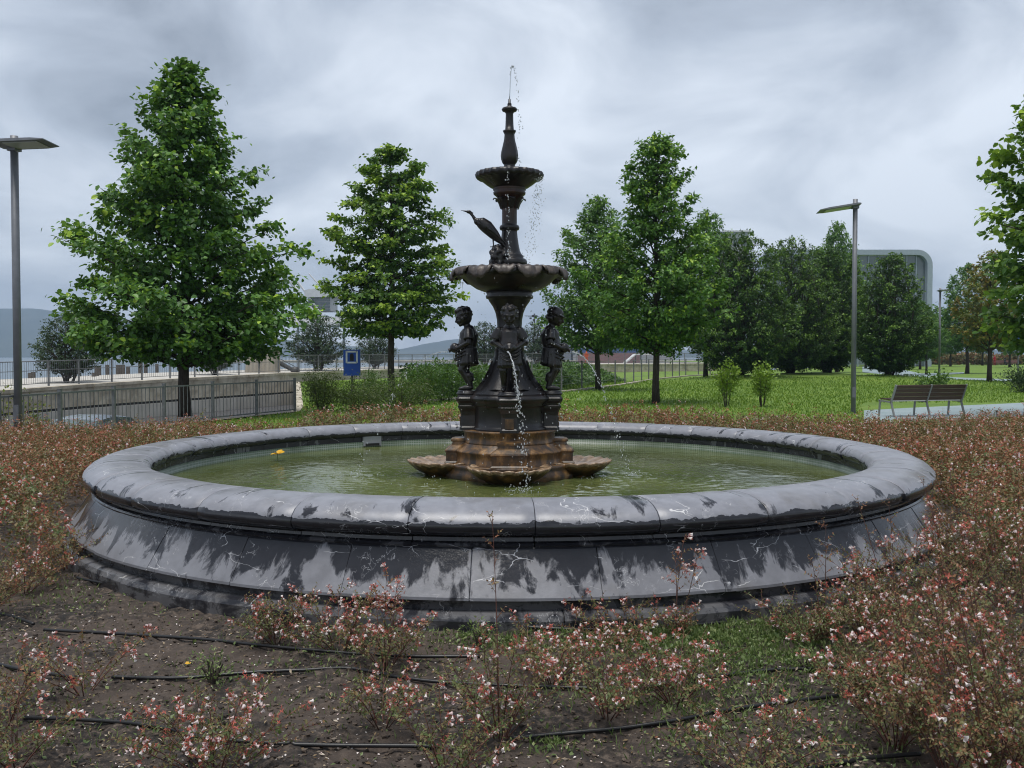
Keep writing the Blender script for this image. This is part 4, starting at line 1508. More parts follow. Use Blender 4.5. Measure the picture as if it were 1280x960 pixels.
    t = thing('floodlight_mast', 'tall mast with floodlights on a crossbar across the water', 'mast', (p.x, Y, 0))
    Geo().tube([(0, 0, -4), (0, 0, p.z)], [0.2, 0.12], 8).build('pole', 'grey_metal', t)
    for k, (dx, dz) in enumerate(((-0.6, -0.75), (-0.25, -0.35), (0.3, -0.4), (0.6, -0.9), (-0.1, -1.0))):
        Geo().box((dx, -0.2, p.z + dz), (0.34, 0.2, 0.26)).build('floodlight', 'dark_metal', t)
    Geo().box((-0.15, 0, p.z - 0.5), (1.8, 0.08, 0.08)).box((-0.7, 0, p.z - 0.35), (1.7, 0.06, 0.06)).build('crossbar', 'dark_metal', t)
    # ship and quay buildings far across the water
    Y = 620.0
    P = lambda px, py: at(px, py, Y)
    a, b = P(722, 452), P(800, 452)
    t = thing('cargo_ship', 'long red and blue ship moored far across the water', 'ship', (0, Y, -3))
    L = b.x - a.x
    z1, z2 = P(0, 441).z + 3, P(0, 435.5).z + 3
    prof = [(a.x, 0.0), (a.x + 0.04 * L, 4.0), (a.x + L * 0.8, 4.5), (b.x, 0.0)]
    for nm, za, zb_, mt in (('lower_hull', -1, z1, 'ship_red'), ('upper_hull', z1, z2, 'ship_blue')):
        V = [(x, -w, za) for x, w in prof] + [(x, w, za) for x, w in prof] + [(x * 1.0, -w, zb_) for x, w in prof] + [(x, w, zb_) for x, w in prof]
        F = []
        for i in range(3):
            F += [[i, i + 1, 8 + i + 1, 8 + i], [4 + i, 12 + i, 12 + i + 1, 4 + i + 1], [8 + i, 8 + i + 1, 12 + i + 1, 12 + i]]
        fix_normals(Geo().add(V, np.array(F)).build(nm, mt, t))
    Geo().box((a.x + 0.12 * L, 0, z2 + 2.2), (L * 0.14, 6, 4.4)).build('bridge_house', 'ship_white', t)
    for k in range(3):
        Geo().tube([(a.x + L * (0.35 + 0.2 * k), 0, z2), (a.x + L * (0.35 + 0.2 * k) + 2, 0, z2 + 5)], 0.35, 6).build('derrick', 'ship_white', t)
    for k, (pa, pb, py, mt, lab) in enumerate(((696, 716, 429, 'warehouse_dark', 'tallest dark quay building beside the ship'), (714, 734, 433, 'warehouse', 'pale grey quay building behind the ship stern'), (800, 842, 433, 'warehouse', 'long grey quay shed beyond the slim tree trunk'), (770, 802, 430, 'warehouse_dark', 'dark quay shed behind the ship bow'), (640, 694, 437, 'warehouse', 'low quay shed seen past the hatted child statue'))):
        Yb = 690.0
        A, B = at(pa, py, Yb), at(pb, py, Yb)
        t = thing('quay_building', lab, 'building', ((A.x + B.x) / 2, Yb, -3))
        w = B.x - A.x
        Geo().box((0, 8, (A.z + 3) / 2 - 0.5), (w, 16, A.z + 2)).build('wall', mt, t)
        V = [(-w / 2 - .4, -0.4, A.z + 2.5), (w / 2 + .4, -0.4, A.z + 2.5), (w / 2 + .4, 16.4, A.z + 2.5), (-w / 2 - .4, 16.4, A.z + 2.5), (-w / 2 - .4, 8, A.z + 4.2), (w / 2 + .4, 8, A.z + 4.2)]
        fix_normals(Geo().add(V, [np.array([[0, 1, 5, 4], [2, 3, 4, 5], [0, 3, 2, 1]]), np.array([[0, 4, 3], [1, 2, 5]])]).build('roof', 'brick_red' if k in (1, 2) else mt, t))
        for i in range(max(2, int(w / 4))):
            Geo().box((-w / 2 + 2 + i * 4, -0.06, (A.z + 3) * 0.55), (1.8, 0.1, 1.6)).build('window', 'glass', t)
    g = Geo()
    g.box((0, 0, 0), (900, 60, 2.2))
    o = g.build('quay', 'concrete', None, False, (250, 700, -2.6))
    tag(o, 'far quay edge', 'quay', kind='structure')
    # white shelter roof on the promenade at the right
    Y = 108
    P = lambda px, py: at(px, py, Y)
    a, b = P(790, 443), P(822, 443)
    t = thing('shelter', 'low white flat-roofed shelter at the end of the promenade railing', 'shelter', ((a.x + b.x) / 2, Y, 0.8))
    w = b.x - a.x
    h = a.z - 0.8
    Geo().box((0.3, 0, h), (w, 2.2, 0.14)).build('roof', 'white_wall', t)
    M = Matrix.Rotation(R(-40), 4, 'Y')
    Geo().box((-w / 2 - 0.3, 0, h - 0.5), (1.5, 2.2, 0.12), M=M).build('sloped_roof', 'white_wall', t)
    for dx in (-w / 2 + .4, 0.2, w / 2):
        Geo().tube([(dx, 0, -0.3), (dx, 0, h)], 0.06, 6).build('post', 'grey_metal', t)


build_harbour()


def build_car():
    p = at(106, 519.5, 24.5)
    t = thing('parked_car', 'pale car in the sunken road, only its roof above the shrubs', 'car', (p.x, 24.5, -1.4), R(80))
    # body as lofted cross sections along x
    secs = [(-2.05, 0.35, 0.62, 0.70), (-1.9, 0.28, 0.78, 0.80), (-1.0, 0.25, 0.88, 0.86), (0.9, 0.25, 0.92, 0.86), (1.85, 0.28, 0.88, 0.82), (2.0, 0.35, 0.75, 0.72)]
    V, F = [], []
    for x, z0, z1, w in secs:
        V += [(x, -w, z0), (x, w, z0), (x, w, z1 - .1), (x, w * .93, z1), (x, -w * .93, z1), (x, -w, z1 - .1)]
    for i in range(len(secs) - 1):
        for k in range(6):
            F.append([i * 6 + k, i * 6 + (k + 1) % 6, (i + 1) * 6 + (k + 1) % 6, (i + 1) * 6 + k])
    fix_normals(Geo().add(V, [np.array(F), np.array([list(range(6)), [30 + k for k in range(6)]])]).build('body', 'car_paint', t, False))
    cab = [(-1.0, 0.90, 0.80), (-0.45, 1.42, 0.64), (0.3, 1.50, 0.66), (1.1, 1.42, 0.62), (1.75, 0.92, 0.78)]
    V, F = [], []
    for x, z, w in cab:
        V += [(x, -w, z), (x, -w * .55, z + .04), (x, w * .55, z + .04), (x, w, z)]
    for i in range(4):
        for k in range(3):
            F.append([i * 4 + k, i * 4 + k + 1, (i + 1) * 4 + k + 1, (i + 1) * 4 + k])
    Geo().add(np.array(V)[4:16], np.array(F)[3:9] - 4).build('roof', 'car_paint', t, True)
    Geo().add(np.array(V)[:8], np.array(F)[:3]).build('windscreen', 'glass', t)
    Geo().add(np.array(V)[12:], np.array(F)[9:] - 12).build('rear_window', 'glass', t)
    for s, o in ((0, 'side_window'), (3, 'side_window')):
        W_ = [V[4 + s], V[8 + s], V[12 + s], (V[16 + s][0], V[16 + s][1], 0.9), (V[s][0], V[s][1], 0.88)]
        Geo().add(np.array(W_), np.array([[0, 1, 2, 3, 4]])).build(o, 'glass', t)
    for x in (-1.3, 1.3):
        for y in (-0.76, 0.76):
            w = Geo().tube([(x, y - .1, .32), (x, y + .1, .32)], .32, 18).build('wheel', 'tyre', t)
            Geo().tube([(x, y - .11, .32), (x, y + .11, .32)], .19, 12).build('rim', 'bench_steel', w)
    for y in (-.6, .6):
        Geo().box((-2.0, y, .62), (.1, .3, .12)).build('headlight', 'lamp_lens', t)


build_car()


def person(label, loc, cloth, sit=False, h=1.7, rz=0.0):
    k = h / 1.7
    g = Geo()
    hip = 0.92 if not sit else 0.50
    t0 = Vector((0, 0, hip))
    g.tube([t0, t0 + Vector((0, 0.02, .25)), t0 + Vector((0, 0, .48))], [.15, .15, .17], 10, rounded=True)
    g.tube([t0 + Vector((0, 0, .45)), t0 + Vector((0, -0.01, .62))], [.06, .055], 8, rounded=True)
    g.ellipsoid(t0 + Vector((0, -0.02, .72)), (.085, .10, .125))
    for s in (-1, 1):
        sh = t0 + Vector((.18 * s, 0, .47))
        g.tube([sh, sh + Vector((.06 * s, .02, -.28)), sh + Vector((.0, -.20, -.42))], [.055, .045, .035], 8, rounded=True)
        hp = t0 + Vector((.09 * s, 0, 0))
        kn = hp + (Vector((0, -.42, -.02)) if sit else Vector((.01 * s, -.03, -.45)))
        an = kn + Vector((0, 0.03, -.43))
        g.tube([hp, kn, an], [.09, .065, .045], 8, rounded=True)
        g.tube([an, an + Vector((0, -.17, -.03))], [.045, .04], 8, rounded=True)
    o = g.build('person', [cloth], None)
    remesh(o, 0.03, 2)
    o.location = loc
    o.rotation_euler.z = rz
    o.scale = (k,) * 3
    tag(o, label, 'person')
    return o


def build_people():
    Y = 172
    x, _, z = gxy(1243, Y)
    person('tiny standing person in red before the far hedge', (x, Y, z), 'cloth_red')
    x, _, z = gxy(1256, Y)
    person('tiny person in dark clothes seated on the far bench', (x, Y, z), 'cloth_dark', True, rz=0.6)
    t = thing('park_bench', 'tiny far red bench under the seated person at the hedge', 'bench', (x + 0.4, Y + 0.1, z))
    Geo().box((0, 0.15, 0.36), (4.5, 0.5, 0.1)).build('seat', 'brick_red', t)
    Geo().box((0, 0.45, 0.68), (4.5, 0.08, 0.42)).build('backrest', 'brick_red', t)
    for dx in (-1.9, 0, 1.9):
        Geo().box((dx, 0.2, 0.16), (0.1, 0.45, 0.33)).build('leg', 'dark_metal', t)
    Y = 99
    x = (733 - 640) / FPX * Y
    person('small person in orange on the promenade past the hatted child statue', (x, Y, 0.80), 'cloth_orange', h=1.35)


build_people()
#@@FOUNTAIN
# ------------------------------------------------------------------ stone basin
def build_basin():
    rng = random.Random(5)
    root = thing('stone_basin', 'round dark grey veined stone basin full of green water', 'basin', (BX, BY, 0))
    NS = 32
    step = 2 * PI / NS
    g0 = 0.0016 / 3.8
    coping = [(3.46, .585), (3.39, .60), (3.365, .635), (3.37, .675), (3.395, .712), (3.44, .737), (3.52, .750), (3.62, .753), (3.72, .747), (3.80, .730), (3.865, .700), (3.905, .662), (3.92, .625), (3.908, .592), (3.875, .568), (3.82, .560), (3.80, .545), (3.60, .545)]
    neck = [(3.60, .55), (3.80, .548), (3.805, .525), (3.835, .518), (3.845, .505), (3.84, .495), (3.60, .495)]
    panel = [(3.70, .497), (3.835, .497), (3.845, .485), (4.02, .232), (4.022, .215), (3.75, .215)]
    plinth = [(3.80, .0), (3.80, .150), (4.035, .150), (4.068, .138), (4.085, .110), (4.09, -.05), (3.80, -.05)]
    groove = [(3.75, .217), (3.975, .217), (3.972, .148), (3.75, .148)]
    inner = [(3.42, .30), (3.42, .60), (3.55, .60), (3.55, .30)]
    core = [(3.62, .30), (3.43, .60), (3.43, .70), (3.60, .735), (3.80, .70), (3.88, .63), (3.86, .585), (3.78, .56), (3.78, .50), (3.83, .47), (3.99, .235), (3.95, .20), (3.95, .14), (4.04, .12), (4.05, .0), (3.62, .0)]
    a_c = -PI / 2 + R(2.41)
    for nm, pf, mt, a0, sub, jit in (('coping_stone', coping, 'marble_coping', a_c, 8, 0.004), ('neck_stone', neck, 'marble_neck_shade', a_c, 8, 0.0), ('wall_slab', panel, 'marble_panel', a_c + step / 2, 8, 0.004), ('plinth_stone', plinth, 'marble_plinth', a_c + step * 0.2, 8, 0.006), ('inner_slab', inner, 'marble_inner', a_c, 6, 0.0)):
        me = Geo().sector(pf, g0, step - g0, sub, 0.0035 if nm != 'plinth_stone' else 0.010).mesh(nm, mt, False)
        o0 = bpy.data.objects.new('tmp', me)
        C.objects.link(o0)
        fix_normals(o0)
        bpy.data.objects.remove(o0)
        if nm == 'coping_stone':
            bm = bmesh.new()
            bm.from_mesh(me)
            for f in bm.faces:
                f.smooth = len(f.verts) == 4
            bm.to_mesh(me)
            bm.free()
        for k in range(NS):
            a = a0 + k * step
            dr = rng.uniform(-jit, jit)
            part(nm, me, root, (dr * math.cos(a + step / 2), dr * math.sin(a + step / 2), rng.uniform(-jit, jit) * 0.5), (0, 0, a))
    o = fix_normals(Geo().lathe(core, 128, close=True).build('joint_core', 'joint', root))
    o = fix_normals(Geo().lathe(groove, 128, close=True).build('groove_band', 'marble_plinth', root))
    fix_normals(Geo().lathe([(3.40, .25), (3.40, .535), (3.42, .535)], 160).build('tile_band', 'mosaic_tile', root, True))
    # overflow plate on the inner wall
    ax, ay = -1.80, math.sqrt(3.40 ** 2 - 1.80 ** 2)
    rz = math.atan2(ay, ax) - PI / 2
    pl = Geo().box((0, 0, 0), (0.25, 0.03, 0.13)).build('overflow_plate', 'warehouse', root, loc=(ax, ay, 0.545))
    pl.rotation_euler.z = rz
    sl = Geo().box((0, -0.018, -0.045), (0.19, 0.012, 0.03)).build('overflow_slot', 'black_gap', pl)
    # water
    s = 0.036
    xs = np.arange(-3.45, 3.46, s)
    X, Y = np.meshgrid(xs, xs)
    Z = 0.0022 * vnoise(X * 3.0, Y * 3.0, 21, 3) + 0.0022 * vnoise(X * 9, Y * 9, 22, 2)
    srcs = [(0.14, -1.28, 4.2), (1.22, -0.15, 4.0), (-1.55, -0.2, 4.5), (0.9, -0.7, 1.6), (-0.75, -0.7, 1.5), (0.5, 0.9, 1.2), (-0.6, 0.8, 1.2), (1.0, 0.5, 1.2)]
    for k, (sx, sy, A) in enumerate(srcs):
        d = np.hypot(X - sx, Y - sy) * (1 + 0.10 * vnoise(X * 2 + k, Y * 2, 23, 2))
        Z += A * 0.0017 * np.exp(-d / 0.7) * np.cos(d * 2 * PI / 0.13 + k) + A * 0.0022 * np.exp(-(d / 0.5) ** 2) * vnoise(X * 15, Y * 15, 24 + k, 2)
    v = np.stack([X, Y, Z], -1).reshape(-1, 3)
    n = len(xs)
    idx = np.arange(n * n).reshape(n, n)
    q = np.stack([idx[:-1, :-1], idx[:-1, 1:], idx[1:, 1:], idx[1:, :-1]], -1).reshape(-1, 4)
    c = v[q].mean(1)
    q = q[np.hypot(c[:, 0], c[:, 1]) < 3.43]
    o = Geo().add(v, q).build('water', 'pond_water', None, True, (BX, BY, 0.465))
    tag(o, 'green rippled water in the basin', 'water', kind='structure')
    # yellow blossoms standing in the water
    for px, py, wpy, sc in ((346, 567, 576, 1.0), (248.5, 570.5, 573.5, 0.8)):
        w = gnd(px, wpy, 0.465)
        top = at(px, py, w.y)
        t = thing('yellow_flower', 'yellow blossom on a short stalk above the water' if sc == 1.0 else 'small yellow blossom close to the inner basin wall', 'flower', (w.x, w.y, 0.46))
        h = max(0.03, top.z - 0.46)
        Geo().tube([(0, 0, -0.05), (0.01, 0, h)], 0.004, 5).build('stalk', 'leaf_weed', t)
        rg = np.random.default_rng(int(px))
        for k in range(6):
            a = 2 * PI * k / 6 + rg.uniform(-.3, .3)
            g = Geo()
            add_leaves(g, np.array([(0.01, 0, h)]), np.array([(math.cos(a), math.sin(a), rg.uniform(-.3, .7))]), np.array([(0, 0, 1.0)]) + rg.normal(0, .3, (1, 3)), np.array([0.088 * sc]), LEAF6, np.array([rg.random()]))
            g.build('petal', 'petal_yellow', t)


build_basin()


# ------------------------------------------------------------------ the iron fountain
FZ = lambda y: 1.65 - (y - 445) / 125.0


def child_body():
    g = Geo()
    for s in (-1, 1):
        bent = 0.03 if s > 0 else 0.0
        g.tube([(.046 * s, .005, .37), (.054 * s, -.028 - bent, .205), (.050 * s, .022, .055)], [.058, .040, .026], 12, rounded=True)
        g.tube([(.054 * s, .018 - bent * .2, .15), (.051 * s, .03, .11)], [.036, .030], 10, rounded=True)
        g.tube([(.050 * s, .028, .028), (.058 * s, -.035, .024), (.062 * s, -.075, .018)], [.026, .024, .016], 10, rounded=True)
        g.tube([(.097 * s, .012, .59), (.130 * s, .015, .475), (.062 * s, -.088, .425)], [.037, .031, .021], 10, rounded=True)
        # hand closed on the jar: palm, four fingers, thumb
        pc = Vector((.056 * s, -.106, .420))
        g.ellipsoid(pc, (.018, .024, .022), nu=10, nv=8)
        for k in range(4):
            zf = .437 - .0115 * k
            ln = (.9, 1.0, .97, .8)[k]
            g.tube([(pc.x, pc.y - .012, zf), (pc.x - .012 * s, pc.y - .036 * ln, zf - .002), (pc.x - .032 * s * ln, pc.y - .046 * ln, zf - .004)], [.0075, .007, .0055], 6, rounded=True)
        g.tube([(pc.x - .004 * s, pc.y + .002, .438), (pc.x - .018 * s, pc.y - .010, .458), (pc.x - .030 * s, pc.y - .022, .463)], [.0085, .0075, .006], 6, rounded=True)
    g.tube([(0, .008, .36), (0, -.012, .44), (0, .008, .54), (0, .012, .60)], [.088, .084, .084, .060], 16, rounded=True)
    g.ellipsoid((0, .012, .592), (.105, .048, .034))
    g.tube([(0, .008, .61), (0, -.018, .67)], [.036, .033], 10, rounded=True)
    rot = Matrix.Rotation(R(22), 4, 'X')
    hc = Vector((0, -.040, .735))
    P = lambda x, y, z: hc + rot @ Vector((x, y, z))
    g.ellipsoid(hc, (.068, .078, .086), rot, 20, 14)
    g.ellipsoid(P(0, -.035, -.035), (.050, .045, .046), rot)
    g.tube([P(0, -.076, .006), P(0, -.090, -.018)], [.008, .012], 8, rounded=True)
    for s in (-1, 1):
        g.ellipsoid(P(.034 * s, -.055, -.026), (.022, .020, .020), rot, 10, 8)
        g.ellipsoid(P(.028 * s, -.069, .006), (.011, .008, .008), rot, 10, 8)
        g.tube([P(.012 * s, -.076, .020), P(.042 * s, -.064, .022)], [.007, .006], 6, rounded=True)
        g.ellipsoid(P(.070 * s, .002, -.004), (.010, .015, .022), rot, 8, 8)
    g.tube([P(-.016, -.078, -.040), P(0, -.082, -.042), P(.016, -.078, -.040)], .007, 6, rounded=True)
    g.ellipsoid(P(0, -.064, -.066), (.020, .016, .014), rot, 8, 8)
    return g


def child_tunic():
    g = Geo()
    g.tube([(0, .010, .615), (0, .010, .57), (0, .004, .50), (0, -.010, .44), (0, -.006, .405)], [.060, .092, .090, .092, .097], 20)
    for s in (-1, 1):
        g.tube([(.085 * s, .012, .600), (.118 * s, .014, .545), (.135 * s, .014, .505)], [.044, .050, .054], 12, rounded=False)
    return g


def child_skirt():
    prof = [(.090, .44), (.098, .425), (.102, .39), (.106, .34), (.112, .28), (.116, .245), (.106, .243), (.092, .30), (.084, .40)]

    def rf(th, i, r, z):
        k = max(0.0, (0.44 - z) / 0.2)
        fold = 1 + 0.055 * k * np.cos(9 * th + 1.5 * np.sin(2 * th)) + 0.03 * k * np.cos(17 * th + 1)
        return r * fold * (1 - 0.10 * np.abs(np.sin(th))), z + 0.018 * k * np.sin(th + 0.7)
    g = Geo().lathe(prof, 72, rf, c=(0, -.002, 0), close=True)
    # swag of cloth across the front
    for k in range(3):
        z = .385 - .035 * k
        g.tube([(.108, -.03, z + .045), (.06, -.112 - .006 * k, z), (-.02, -.118 - .006 * k, z - .02), (-.10, -.05, z + .02)], [.006, .010, .010, .005], 6, rounded=True)
    return g


def child_hair(seed):
    rg = np.random.default_rng(seed)
    rot = Matrix.Rotation(R(22), 4, 'X')
    hc = Vector((0, -.040, .735))
    g = Geo()
    g.ellipsoid(hc + rot @ Vector((0, .012, .018)), (.074, .078, .078), rot, 18, 12)
    for k in range(64):
        v = unit(rg, 1)[0]
        if v[2] < -0.35 or (v[1] < -0.35 and v[2] < 0.55):
            continue
        p = hc + rot @ Vector((v[0] * .074, v[1] * .082 + .006, v[2] * .088 + .010))
        g.ellipsoid(p, (.015 + .006 * rg.random(),) * 3, None, 8, 6)
    return g


def child_hat():
    rot = Matrix.Rotation(R(22), 4, 'X')
    hc = Vector((0, -.040, .735))
    g = Geo()
    g.ellipsoid(hc + rot @ Vector((0, .012, .035)), (.078, .084, .066), rot, 20, 12)
    prof = [(.06, .0), (.098, -.006), (.106, -.012), (.098, -.016), (.06, -.014)]
    h = Geo().lathe(prof, 40, close=True)
    v = np.vstack(h.v) @ np.array((rot).to_3x3()).T + np.array(hc + rot @ Vector((0, -.004, .036)))
    g.add(v, h.f[0])
    for k in range(10):
        a = PI * k / 9
        g.ellipsoid(hc + rot @ Vector((.066 * math.cos(a), .030 + .045 * math.sin(a), -.030)), (.017, .017, .026), None, 8, 6)
    return g


def build_fountain():
    F = thing('fountain', 'tall tiered dark iron fountain with child statues, heron and scalloped bowls', 'fountain', (BX, BY, 0))
    # --- waterline base and four shells
    Geo().lathe([(.0, .25), (.66, .25), (.66, .46), (.675, .50), (.66, .53), (.64, .565), (.655, .585), (.64, .598), (.0, .60)], 64).build('base_drum', 'iron_rusty', F, True)
    nl = 19

    def shell_rf(th, i, r, z):
        lob = np.abs(np.cos(th * nl / 2))
        k = min(1.0, max(0.0, (r - .16) / .2))
        kk = k if i < 7 else k * 0.7
        return r * (1 + 0.075 * kk * (lob - 0.6)), z + 0.020 * kk * (lob - 0.5)
    sp = [(.20, .26), (.185, .40), (.19, .455), (.24, .485), (.32, .525), (.375, .575), (.392, .600), (.385, .612), (.36, .604), (.25, .575), (.12, .562), (.0, .56)]
    sg = Geo().lathe(sp, 152, shell_rf)
    sg.m[0][5 * 152:] = 1
    shell = sg.mesh('shell_bowl', ['iron_rusty', 'iron_scale'], True)
    for k in range(4):
        a = -PI / 2 + k * PI / 2
        part('shell_bowl', shell, F, (.625 * math.cos(a), .625 * math.sin(a), 0), (0, 0, a))
    # --- stepped tier with four projecting blocks
    Geo().lathe([(.0, .585), (.555, .585), (.56, .60), (.545, .615), (.54, .70), (.555, .712), (.548, .725), (.475, .778), (.470, .79), (.0, .79)], 64).build('step_tier', 'iron_rusty', F, True)
    blk = Geo()
    pr = [(.0, .586), (.175, .586), (.178, .60), (.165, .615), (.165, .700), (.178, .712), (.172, .728), (.11, .772), (.105, .80), (.12, .805), (.12, .825), (.085, .835), (.0, .835)]
    V, Fc = [], []
    for (w, z) in pr:
        dpt = .46 + max(0.0, w - .0) * 1.0
        V += [(-w, -dpt, z), (w, -dpt, z), (w, -.30, z), (-w, -.30, z)]
    for i in range(len(pr) - 1):
        for k in range(4):
            Fc.append([i * 4 + k, i * 4 + (k + 1) % 4, (i + 1) * 4 + (k + 1) % 4, (i + 1) * 4 + k])
    blk.add(V, np.array(Fc))
    bme = blk.mesh('step_block', 'iron_rusty')
    for k in range(4):
        part('step_block', bme, F, (0, 0, 0.001), (0, 0, k * PI / 2))
    Geo().lathe([(.0, .785), (.455, .785), (.462, .80), (.455, .81), (.452, .895), (.470, .905), (.466, .918), (.0, .92)], 64).build('band', 'iron_rusty', F, True)
    # --- pedestal with four piers
    Geo().lathe([(.0, .915), (.375, .915), (.38, .935), (.358, .95), (.352, .99), (.352, 1.14), (.362, 1.155), (.375, 1.165), (.372, 1.18), (.395, 1.20), (.41, 1.225), (.405, 1.245), (.38, 1.262), (.36, 1.28), (.0, 1.285)], 64).build('pedestal', 'iron', F, True)
    pier = Geo()
    pr = [(.070, .916), (.092, .916), (.092, .94), (.080, .955), (.078, 1.06), (.086, 1.10), (.104, 1.135), (.108, 1.155), (.100, 1.165), (.104, 1.185), (.120, 1.205), (.124, 1.23), (.112, 1.245), (.108, 1.262), (.0, 1.266)]
    V, Fc = [], []
    n = 4
    for (w, z) in pr:
        b = w * 0.22
        V += [(-w + b, -w, z), (w - b, -w, z), (w, -w + b, z), (w, w, z), (-w, w, z), (-w, -w + b, z)]
    for i in range(len(pr) - 1):
        for k in range(6):
            Fc.append([i * 6 + k, i * 6 + (k + 1) % 6, (i + 1) * 6 + (k + 1) % 6, (i + 1) * 6 + k])
    pier.add(np.array(V) + np.array((0, -.405, 0)), np.array(Fc))
    pier_i = pier.mesh('pier', 'iron')
    for k in range(4):
        p = part('pier', pier_i, F, (0, 0, 0), (0, 0, k * PI / 2))
        Geo().box((0, -.489, 1.0), (.085, .012, .095)).build('pier_panel', 'iron_rusty', p)
        Geo().lathe([(.0, 1.264), (.112, 1.264), (.118, 1.274), (.110, 1.286), (.104, 1.292), (.106, 1.304), (.0, 1.308)], 32, c=(0, -.415, 0)).build('pier_disc', 'iron', p, True)
    # --- stems
    Geo().lathe([(.37, 1.275), (.345, 1.31), (.30, 1.36), (.255, 1.42), (.215, 1.49), (.180, 1.57), (.155, 1.66), (.142, 1.74), (.15, 1.748), (.185, 1.755), (.198, 1.775), (.192, 1.80), (.17, 1.815), (.14, 1.825), (.126, 1.86), (.122, 1.93), (.126, 2.01), (.140, 2.08), (.165, 2.14), (.20, 2.19), (.212, 2.215), (.232, 2.222), (.238, 2.245), (.225, 2.262), (.235, 2.285), (.20, 2.30)], 64).build('lower_stem', 'iron', F, True)
    lg = Geo()
    for k in range(8):                                   # raised leaves on the flared foot
        a = 2 * PI * (k + 0.5) / 8
        pts = [(.345, 1.315), (.262, 1.415), (.205, 1.52), (.178, 1.60)]
        V = []
        for (r, z), w in zip(pts, (.075, .07, .045, .006)):
            for s in (-1, 0, 1):
                aa = a + s * w / r
                rr = r + (.014 if s == 0 else .002)
                V.append((rr * math.cos(aa), rr * math.sin(aa), z + (0.012 if s == 0 else 0)))
        lg = Geo().add(V, np.array([[i * 3 + j, i * 3 + j + 1, (i + 1) * 3 + j + 1, (i + 1) * 3 + j] for i in range(3) for j in range(2)]))
        fix_normals(lg.build('foot_leaf', 'iron', F, True))

    # --- main bowl with hanging leaf lobes
    def bowl_rf(th, i, r, z):
        nlob = 16
        ph = th * nlob
        lob = 0.5 + 0.5 * np.cos(ph)
        if i in (5, 6, 7, 8, 9):
            k = {5: .35, 6: .8, 7: 1.0, 8: .9, 9: .45}[i]
            fl = 0.10 * np.cos(ph * 4)
            dz = {5: 0, 6: -.02, 7: -.03, 8: -.03, 9: -.01}[i]
            return r * (1 + k * (0.03 * (lob - .5) + 0.012 * fl)), z + dz * (lob * 1.0 - .25) + 0.010 * k * fl
        return np.full(th.shape, r), z
    bp = [(.0, 2.43), (.20, 2.44), (.38, 2.462), (.47, 2.488), (.50, 2.502), (.520, 2.507), (.548, 2.490), (.556, 2.452), (.545, 2.446), (.500, 2.462), (.455, 2.420), (.40, 2.365), (.33, 2.318), (.255, 2.29), (.20, 2.283)]
    fix_normals(Geo().lathe(bp, 288, bowl_rf).build('main_bowl', 'iron', F, True))
    for k in range(14):                                  # drooping leaf lobes over the rim
        ak, long = 2 * PI * (k + .3) / 14, (1.0 if k % 2 else .72)
        half = PI / 14 * (1.08 if k % 2 else .92)
        nu, nv = 9, 7
        V = []
        for sd in (0, .007):
            for j in range(nv):
                v = j / (nv - 1)
                for i in range(nu):
                    u = -1 + 2 * i / (nu - 1)
                    a = ak + u * half * (1 - .18 * v * v)
                    r = .485 + .095 * math.sin(v * PI / 2 * 1.1) + .010 * math.cos(u * 2.5 * PI) * (.3 + v) + sd - .012 * abs(u) * v
                    z = 2.512 - .125 * long * v ** 2.1 * (1 - .5 * u * u) + .006 * math.cos(u * 2.5 * PI) - sd * (0 if v > .5 else -1)
                    V.append((r * math.cos(a), r * math.sin(a), z))
        n1 = nu * nv
        Q = []
        for j in range(nv - 1):
            for i in range(nu - 1):
                q = [j * nu + i, j * nu + i + 1, (j + 1) * nu + i + 1, (j + 1) * nu + i]
                Q += [q, [n1 + x for x in q[::-1]]]
        for i in range(nu - 1):
            Q.append([(nv - 1) * nu + i, (nv - 1) * nu + i + 1, n1 + (nv - 1) * nu + i + 1, n1 + (nv - 1) * nu + i])
        for j in range(nv - 1):
            Q += [[j * nu, (j + 1) * nu, n1 + (j + 1) * nu, n1 + j * nu], [j * nu + nu - 1, n1 + j * nu + nu - 1, n1 + (j + 1) * nu + nu - 1, (j + 1) * nu + nu - 1]]
        fix_normals(Geo().add(V, np.array(Q)).build('rim_leaf', 'iron_worn', F, True))
    # --- upper stem
    Geo().lathe([(.0, 2.43), (.168, 2.43), (.168, 2.55), (.175, 2.565), (.176, 2.595), (.160, 2.615), (.138, 2.622), (.142, 2.645), (.120, 2.665), (.104, 2.70), (.092, 2.76), (.082, 2.83), (.076, 2.885), (.078, 2.90), (.095, 2.906), (.10, 2.925), (.094, 2.945), (.078, 2.952), (.074, 2.965)], 40).build('upper_stem', 'iron', F, True)
    Geo().lathe([(.074, 2.962), (.074, 3.10), (.080, 3.14), (.098, 3.19), (.125, 3.225), (.145, 3.245), (.158, 3.255), (.162, 3.275), (.150, 3.285), (.165, 3.30), (.16, 3.32)], 40).build('capital', 'iron_red', F, True)
    for k in range(8):
        a = 2 * PI * k / 8 + .2
        V = []
        for (r, z), w in zip([(.082, 3.11), (.100, 3.16), (.128, 3.205), (.152, 3.215), (.158, 3.195)], (.02, .034, .04, .032, .01)):
            for s in (-1, 0, 1):
                aa = a + s * w / r
                rr = r + (.012 if s == 0 else .003)
                V.append((rr * math.cos(aa), rr * math.sin(aa), z))
        fix_normals(Geo().add(V, np.array([[i * 3 + j, i * 3 + j + 1, (i + 1) * 3 + j + 1, (i + 1) * 3 + j] for i in range(4) for j in range(2)])).build('capital_leaf', 'iron', F, True))

    def ubowl_rf(th, i, r, z):
        k = {5: .5, 6: 1, 7: 1, 8: .7}.get(i, 0)
        lob = np.cos(th * 24)
        return r * (1 + 0.02 * k * lob), z + 0.008 * k * lob
